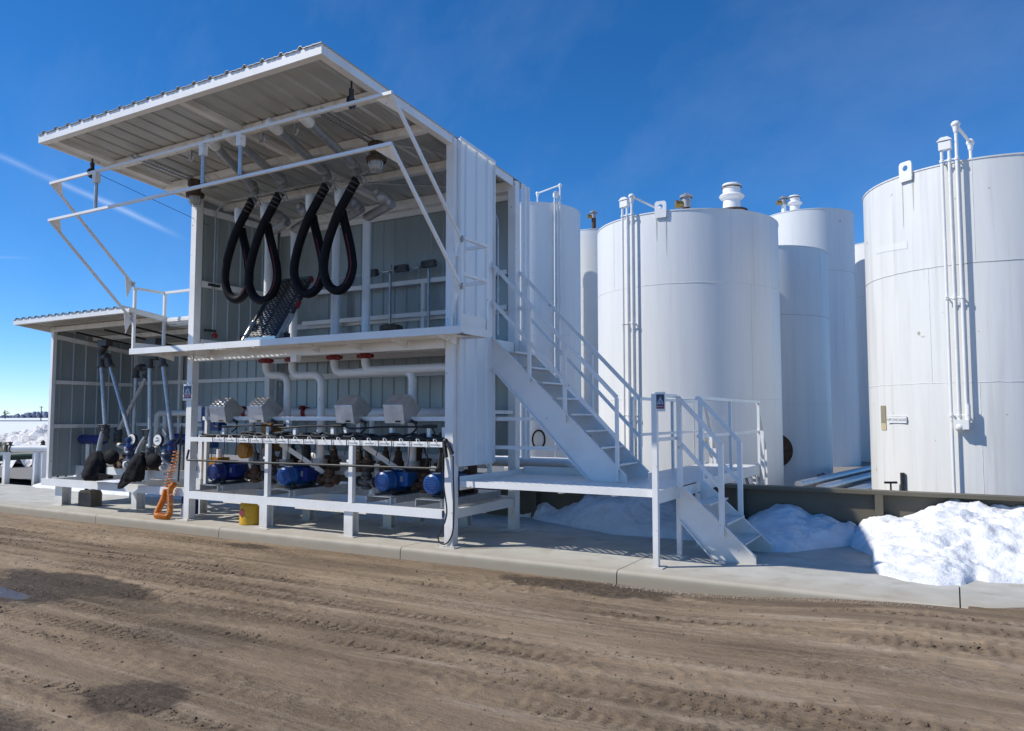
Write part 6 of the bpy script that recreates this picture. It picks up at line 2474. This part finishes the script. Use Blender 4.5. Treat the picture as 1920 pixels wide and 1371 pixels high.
# black bags tied over nozzle ends, lever handles sticking out
for k, (tl, tr_, br, bl, tail, h0, h1) in enumerate((((-13.46, 1.06), (-13.08, 1.09), (-13.03, .56), (-13.60, .55), (-12.82, .63), (-13.26, 1.04), (-13.18, 1.52)),
                                                    ((-12.22, 1.06), (-11.90, 1.05), (-11.95, .58), (-12.40, .58), (-12.56, .47), (-12.14, 1.03), (-11.95, 1.44)))):
    Bg = thing('covered_nozzle', ('left' if k == 0 else 'right') + ' of two nozzles wrapped in black cloth bags in front of the bench', 'nozzle', ((bl[0] + br[0]) / 2, 8.22, .5), 'bagged nozzles')
    mb = MB()
    rows = 14
    rs = np.random.RandomState(30 + k)
    N = 22
    rings = []
    for i in range(rows):
        t = i / (rows - 1)
        xl = tl[0] + (bl[0] - tl[0]) * t
        xr = tr_[0] + (br[0] - tr_[0]) * t
        zz = ((tl[1] + tr_[1]) / 2) * (1 - t) + ((bl[1] + br[1]) / 2) * t
        w = (xr - xl) / 2 * (0.55 + 0.45 * min(1, t * 3.0 + .1)) * (1 if t < .9 else 1 - (t - .9) * 3.2)
        cxx = (xl + xr) / 2 + .03 * math.sin(t * 5 + k)
        ring = []
        for j in range(N):
            an = 2 * math.pi * j / N
            fold = 1 + .13 * math.sin(an * 5 + t * 4 + k * 2) * (0.5 + .6 * t) + .05 * math.sin(an * 11 - t * 7) + rs.uniform(-.035, .035)
            ring.append((cxx + w * fold * math.cos(an), 8.20 + w * .55 * fold * math.sin(an), zz + rs.uniform(-.006, .006)))
        rings.append(ring)
    v = [p for q in rings for p in q]
    f = [(i * N + j, i * N + (j + 1) % N, (i + 1) * N + (j + 1) % N, (i + 1) * N + j) for i in range(rows - 1) for j in range(N)]
    f += [tuple(range(N - 1, -1, -1)), tuple(range((rows - 1) * N, rows * N))]
    mb.add(v, f, True)
    bx = br if k == 0 else bl
    sgn = 1 if k == 0 else -1
    mb.prism([(bx[0] - sgn * .16, 8.12, bx[1] + .22), (bx[0] - sgn * .05, 8.12, bx[1] + .14), (tail[0], 8.16, tail[1] + .02), (tail[0] - sgn * .01, 8.16, tail[1] - .03), (bx[0] - sgn * .18, 8.12, bx[1] + .0)], (0, .09, 0))
    mb.sphere((tr_[0] + .10, 8.30, tr_[1] - .12), .15, 12, 8, sc=(1.2, .7, .9))
    mb.build('bag', M['cloth'], Bg)
    mb = MB()
    pth = [(h0[0] - .02, 8.24, h0[1] - .1), (h0[0], 8.24, h0[1] + .06), ((h0[0] + h1[0]) / 2 + .0, 8.24, (h0[1] + h1[1]) / 2), (h1[0], 8.24, h1[1] - .10)]
    mb.tube(catmull(pth, 5), [.05 - .022 * i / 15 for i in range(16)], 12)
    mb.build('nozzle_spout', M['galv'], Bg)
    mb = MB()
    x, z = h1[0], h1[1] - .04
    mb.tube([(x - .09, 8.24, z + .06), (x + .09, 8.24, z + .06)], .016, 8)
    mb.tube([(x - .085, 8.24, z + .06), (x - .05, 8.24, z - .06), (x + .0, 8.24, z - .10)], .012, 8)
    mb.tube([(x + .085, 8.24, z + .06), (x + .05, 8.24, z - .06), (x + .0, 8.24, z - .10)], .012, 8)
    mb.build('handle', M['black'], Bg)

# blue cylinders, meters, gauges and pumps on the bench
for (x0, x1, y, z, lb) in ((-15.06, -14.30, 9.0, 1.235, 'left blue horizontal cylinder with a thin pipe down its end'), (-12.45, -11.45, 9.15, 1.28, 'right blue horizontal cylinder behind the gauge, partly behind the post')):
    K = thing('blue_cylinder', lb, 'cylinder', ((x0 + x1) / 2, y, .72), 'blue cylinders on the bench')
    mb = MB()
    mb.lathe([(.001, -.02), (.07, -.015), (.095, .02), (.095, x1 - x0 - .02), (.07, x1 - x0 + .015), (.001, x1 - x0 + .02)], (x0, y, z), (1, 0, 0), 20)
    mb.build('shell', M['navy'], K)
    mb = MB()
    for q in (.12, (x1 - x0) - .12):
        mb.lathe([(.098, -.015), (.104, 0), (.098, .015)], (x0 + q, y, z), (1, 0, 0), 20)
    mb.build('band', M['navy'], K)
    mb = MB()
    mb.tube(fillet([(x0 + .04, y - .02, z + .03), (x0 - .12, y - .02, z + .03), (x0 - .16, y - .02, z - .06), (x0 - .18, y - .02, .74)], .04), .014, 8)
    mb.sphere((x0 - .14, y - .02, z + .0), .035, 8, 6)
    mb.box(x0 - .22, x0 - .12, y - .05, y + .02, .72, .76)
    mb.build('end_pipe', M['galv'], K)
    mb = MB()
    mb.tube([(x0 + .18, y + .05, .72), (x0 + .18, y + .05, 1.16)], .095, 16)
    mb.build('steel_canister', M['steel'], K)
    mb = MB()
    mb.box(x0 + .40, x0 + .46, y - .05, y + .05, .72, z - .08)
    mb.build('cradle', M['alu'], K)
for (x, lb, gx) in ((-13.22, 'left slate blue meter with a round white dial', -13.03), (-12.17, 'right slate blue meter with a round white dial', -12.28)):
    K = thing('flow_meter', lb, 'meter', (x, 8.82, .72), 'slate blue flow meters')
    mb = MB()
    mb.lathe([(.10, .12), (.12, .14), (.12, .17), (.08, .19), (.065, .26), (.10, .28), (.10, .31), (.085, .33), (.075, .42), (.045, .47), (.001, .485)], (x, 8.82, .72), (0, 0, 1), 18)
    mb.build('meter_head', M['slate'], K)
    mb = MB()
    for dx in (-.07, .07):
        for zz in (.86, 1.02):
            mb.tube([(x + dx, 8.72, zz), (x + dx, 8.92, zz)], .018, 8)
    mb.build('bolt_lug', M['slate'], K)
    mb = MB()
    mb.lathe([(.098, 0), (.106, .02), (.106, .06), (.001, .06)], (gx, 8.76, 1.27), (.12, -1, .05), 24)
    dl = mb.build('dial_case', M['black'], K)
    mb = MB()
    mb.lathe([(.095, .062), (.001, .063)], (gx, 8.76, 1.27), (.12, -1, .05), 24)
    mb.build('dial_face', M['tag'], dl)
    mb = MB()
    mb.beam((gx - .05, 8.692, 1.245), (gx + .05, 8.692, 1.275), .004, .012)
    mb.beam((gx - .03, 8.692, 1.305), (gx + .04, 8.692, 1.315), .004, .010)
    mb.build('dial_print', M['ink'], dl)
    mb = MB()
    mb.tube([(gx, 8.78, 1.16), (x, 8.80, 1.05)], .03, 10)
    mb.build('dial_neck', M['slate'], K)
    mb = MB()
    mb.lathe([(.06, 0), (.09, .02), (.105, .06), (.07, .10), (.05, .10), (.045, .06), (.001, .05)], (x + .02, 8.80, .80), (.8, -1, 0.1), 20)
    mb.tube([(x - .12, 8.9, .80), (x + .2, 8.9, .80)], .07, 12)
    mb.build('white_volute', M['white'], K)
    mb = MB()
    mb.tube([(x + .02, 8.9, .72), (x + .02, 8.9, .86)], .05, 12)
    mb.build('pedestal', M['white'], K)
for (x, lb) in ((-13.62, 'left rusty red valve body on the bench between the bags'), (-12.72, 'right rusty red valve body on the bench behind the right bag')):
    K = thing('red_valve', lb, 'valve', (x, 8.95, .72), 'rusty red valves on the bench')
    mb = MB()
    mb.lathe([(.09, 0), (.10, .05), (.075, .12), (.105, .15), (.105, .18), (.06, .22), (.045, .28)], (x, 8.95, .715), (0, 0, 1), 16)
    mb.tube([(x - .16, 8.95, .80), (x + .16, 8.95, .80)], .065, 14)
    mb.tube([(x - .17, 8.95, .80), (x - .14, 8.95, .80)], .10, 16)
    mb.tube([(x + .14, 8.95, .80), (x + .17, 8.95, .80)], .10, 16)
    mb.build('body', M['rust'], K)
    mb = MB()
    mb.sphere((x - .30, 8.92, .83), .105, 14, 9, sc=(1.1, 1, .9))
    mb.tube([(x - .42, 8.92, .83), (x - .30, 8.92, .83)], .07, 12)
    mb.build('white_end', M['white_worn'], K)
    mb = MB()
    mb.tube(fillet([(x + .02, 9.0, .95), (x + .02, 9.0, 1.10), (x - .3, 9.05, 1.14)], .06), .05, 12)
    mb.build('pipe', M['alu'], K)
HR = thing('pipe_loop', 'white pipe loop with two legs against the back wall of the lower shed', 'pipe', (-12.9, 9.9, .5))
mb = MB()
mb.tube(fillet([(-14.0, 9.9, .7), (-14.0, 9.9, 1.76), (-11.2, 9.9, 1.76)], .12), .055, 14)
mb.tube([(-13.75, 9.9, .7), (-13.75, 9.9, 1.70)], .045, 12)
mb.build('pipe', M['white'], HR)
mb = MB()
mb.tube(catmull([(-12.75, 8.95, 1.08), (-12.60, 8.92, 1.40), (-12.45, 8.9, 1.50), (-12.3, 8.9, 1.35)], 6), .016, 8)
mb.build('copper_tail', M['alu'], HR)
mb = MB()
mb.box(-11.02, -10.98, 9.0, 9.1, .5, .6)
mb = MB()
mb.tube([(-15.2, 9.45, .84), (-11.1, 9.45, .84)], .075, 14)
tag(mb.build('bench_pipe', M['white']), 'white pipe running along the bench behind the meters', 'pipe')
# old steel can under the front beam
CN = thing('steel_can', 'grimy dark square steel can with handle under the lower shed', 'can', (-14.20, 8.72, 0))
mb = MB()
x, y = -14.22, 8.70
w, dpt, h = .20, .11, .30
out = [(x - w, 0), (x + w, 0), (x + w, h - .05), (x + w - .06, h), (x - w + .06, h), (x - w, h - .05)]
mb.prism([(a, y - dpt, z) for a, z in out], (0, 2 * dpt, 0))
mb.build('body', M['can'], CN)
mb = MB()
mb.tube(fillet([(x - .08, y, h), (x - .08, y, h + .05), (x + .06, y, h + .05), (x + .06, y, h)], .02), .010, 6)
mb.tube([(x - .14, y, h), (x - .14, y, h + .03)], .025, 10)
mb.tube([(x + .12, y, h), (x + .12, y, h + .035)], .022, 10)
mb.build('handle', M['black'], CN)

# pipe rack at the far left edge
PR = thing('pipe_rack', 'white pipe on posts leaving the left edge beyond the lower shed', 'pipe rack', (-20.2, 10.7, -.15))
rd = Vector((0.867, 0.4985, 0))
p0 = Vector((-20.62, 10.44, 0.88))
mb = MB()
mb.tube([p0 + rd * .05, p0 + rd * 4.2], .085, 14)
mb.tube([p0 - rd * .9, p0 - rd * .05], .07, 14)
mb.build('pipe', M['white'], PR)
for s in (-.02, .72, .90):
    q = p0 + rd * s
    mb = MB()
    mb.box(q.x - .06, q.x + .06, q.y - .06, q.y + .06, -.19, .80)
    mb.build('post', M['white'], PR)
mb = MB()
mb.beam(p0 + rd * -.3 - Vector((0, 0, .10)), p0 + rd * .1 - Vector((0, 0, .10)), .12, .04)
mb.build('pipe_saddle', M['white'], PR)
for k, s in enumerate((-.22, -.08, .06)):
    q = p0 + rd * s
    mb = MB()
    mb.lathe([(.085, -.05), (.105, -.04), (.08, 0), (.105, .04), (.085, .05)], q, rd, 14)
    mb.lathe([(.03, .07), (.035, .13), (.055, .135), (.055, .16), (.015, .17)], q, (0, 0, 1), 12)
    mb.build('valve', (M['brass'], M['paper'], M['rust'])[k], PR)
for k in range(7):
    q = p0 + Vector((-.498, .867, 0)) * 1.6 + rd * (-.1 + k * .22)
    mb = MB()
    mb.tube([q - Vector((0, 0, 1.1)), q + Vector((0, 0, .06))], .03, 8)
    mb.lathe([(.05, 0), (.075, .02), (.045, .07), (.06, .11), (.02, .16)], q + Vector((0, 0, .0)), (0, 0, 1), 12)
    mb.build('valve', M['rust'], PR)
GH = MB()
GH.tube(catmull([(-22.8, 10.9, .55), (-21.6, 11.6, .64), (-20.6, 11.9, .60), (-19.6, 12.2, .62), (-18.2, 12.3, .50), (-16.9, 12.1, .52), (-15.4, 12.2, .62)], 8), .11, 12)
tag(GH.build('green_hose', M['green']), 'thick dark green hose sagging behind the left pipe rack', 'hose')

for o in list(bpy.data.objects):
    if '_w' in o:
        del o['_w']
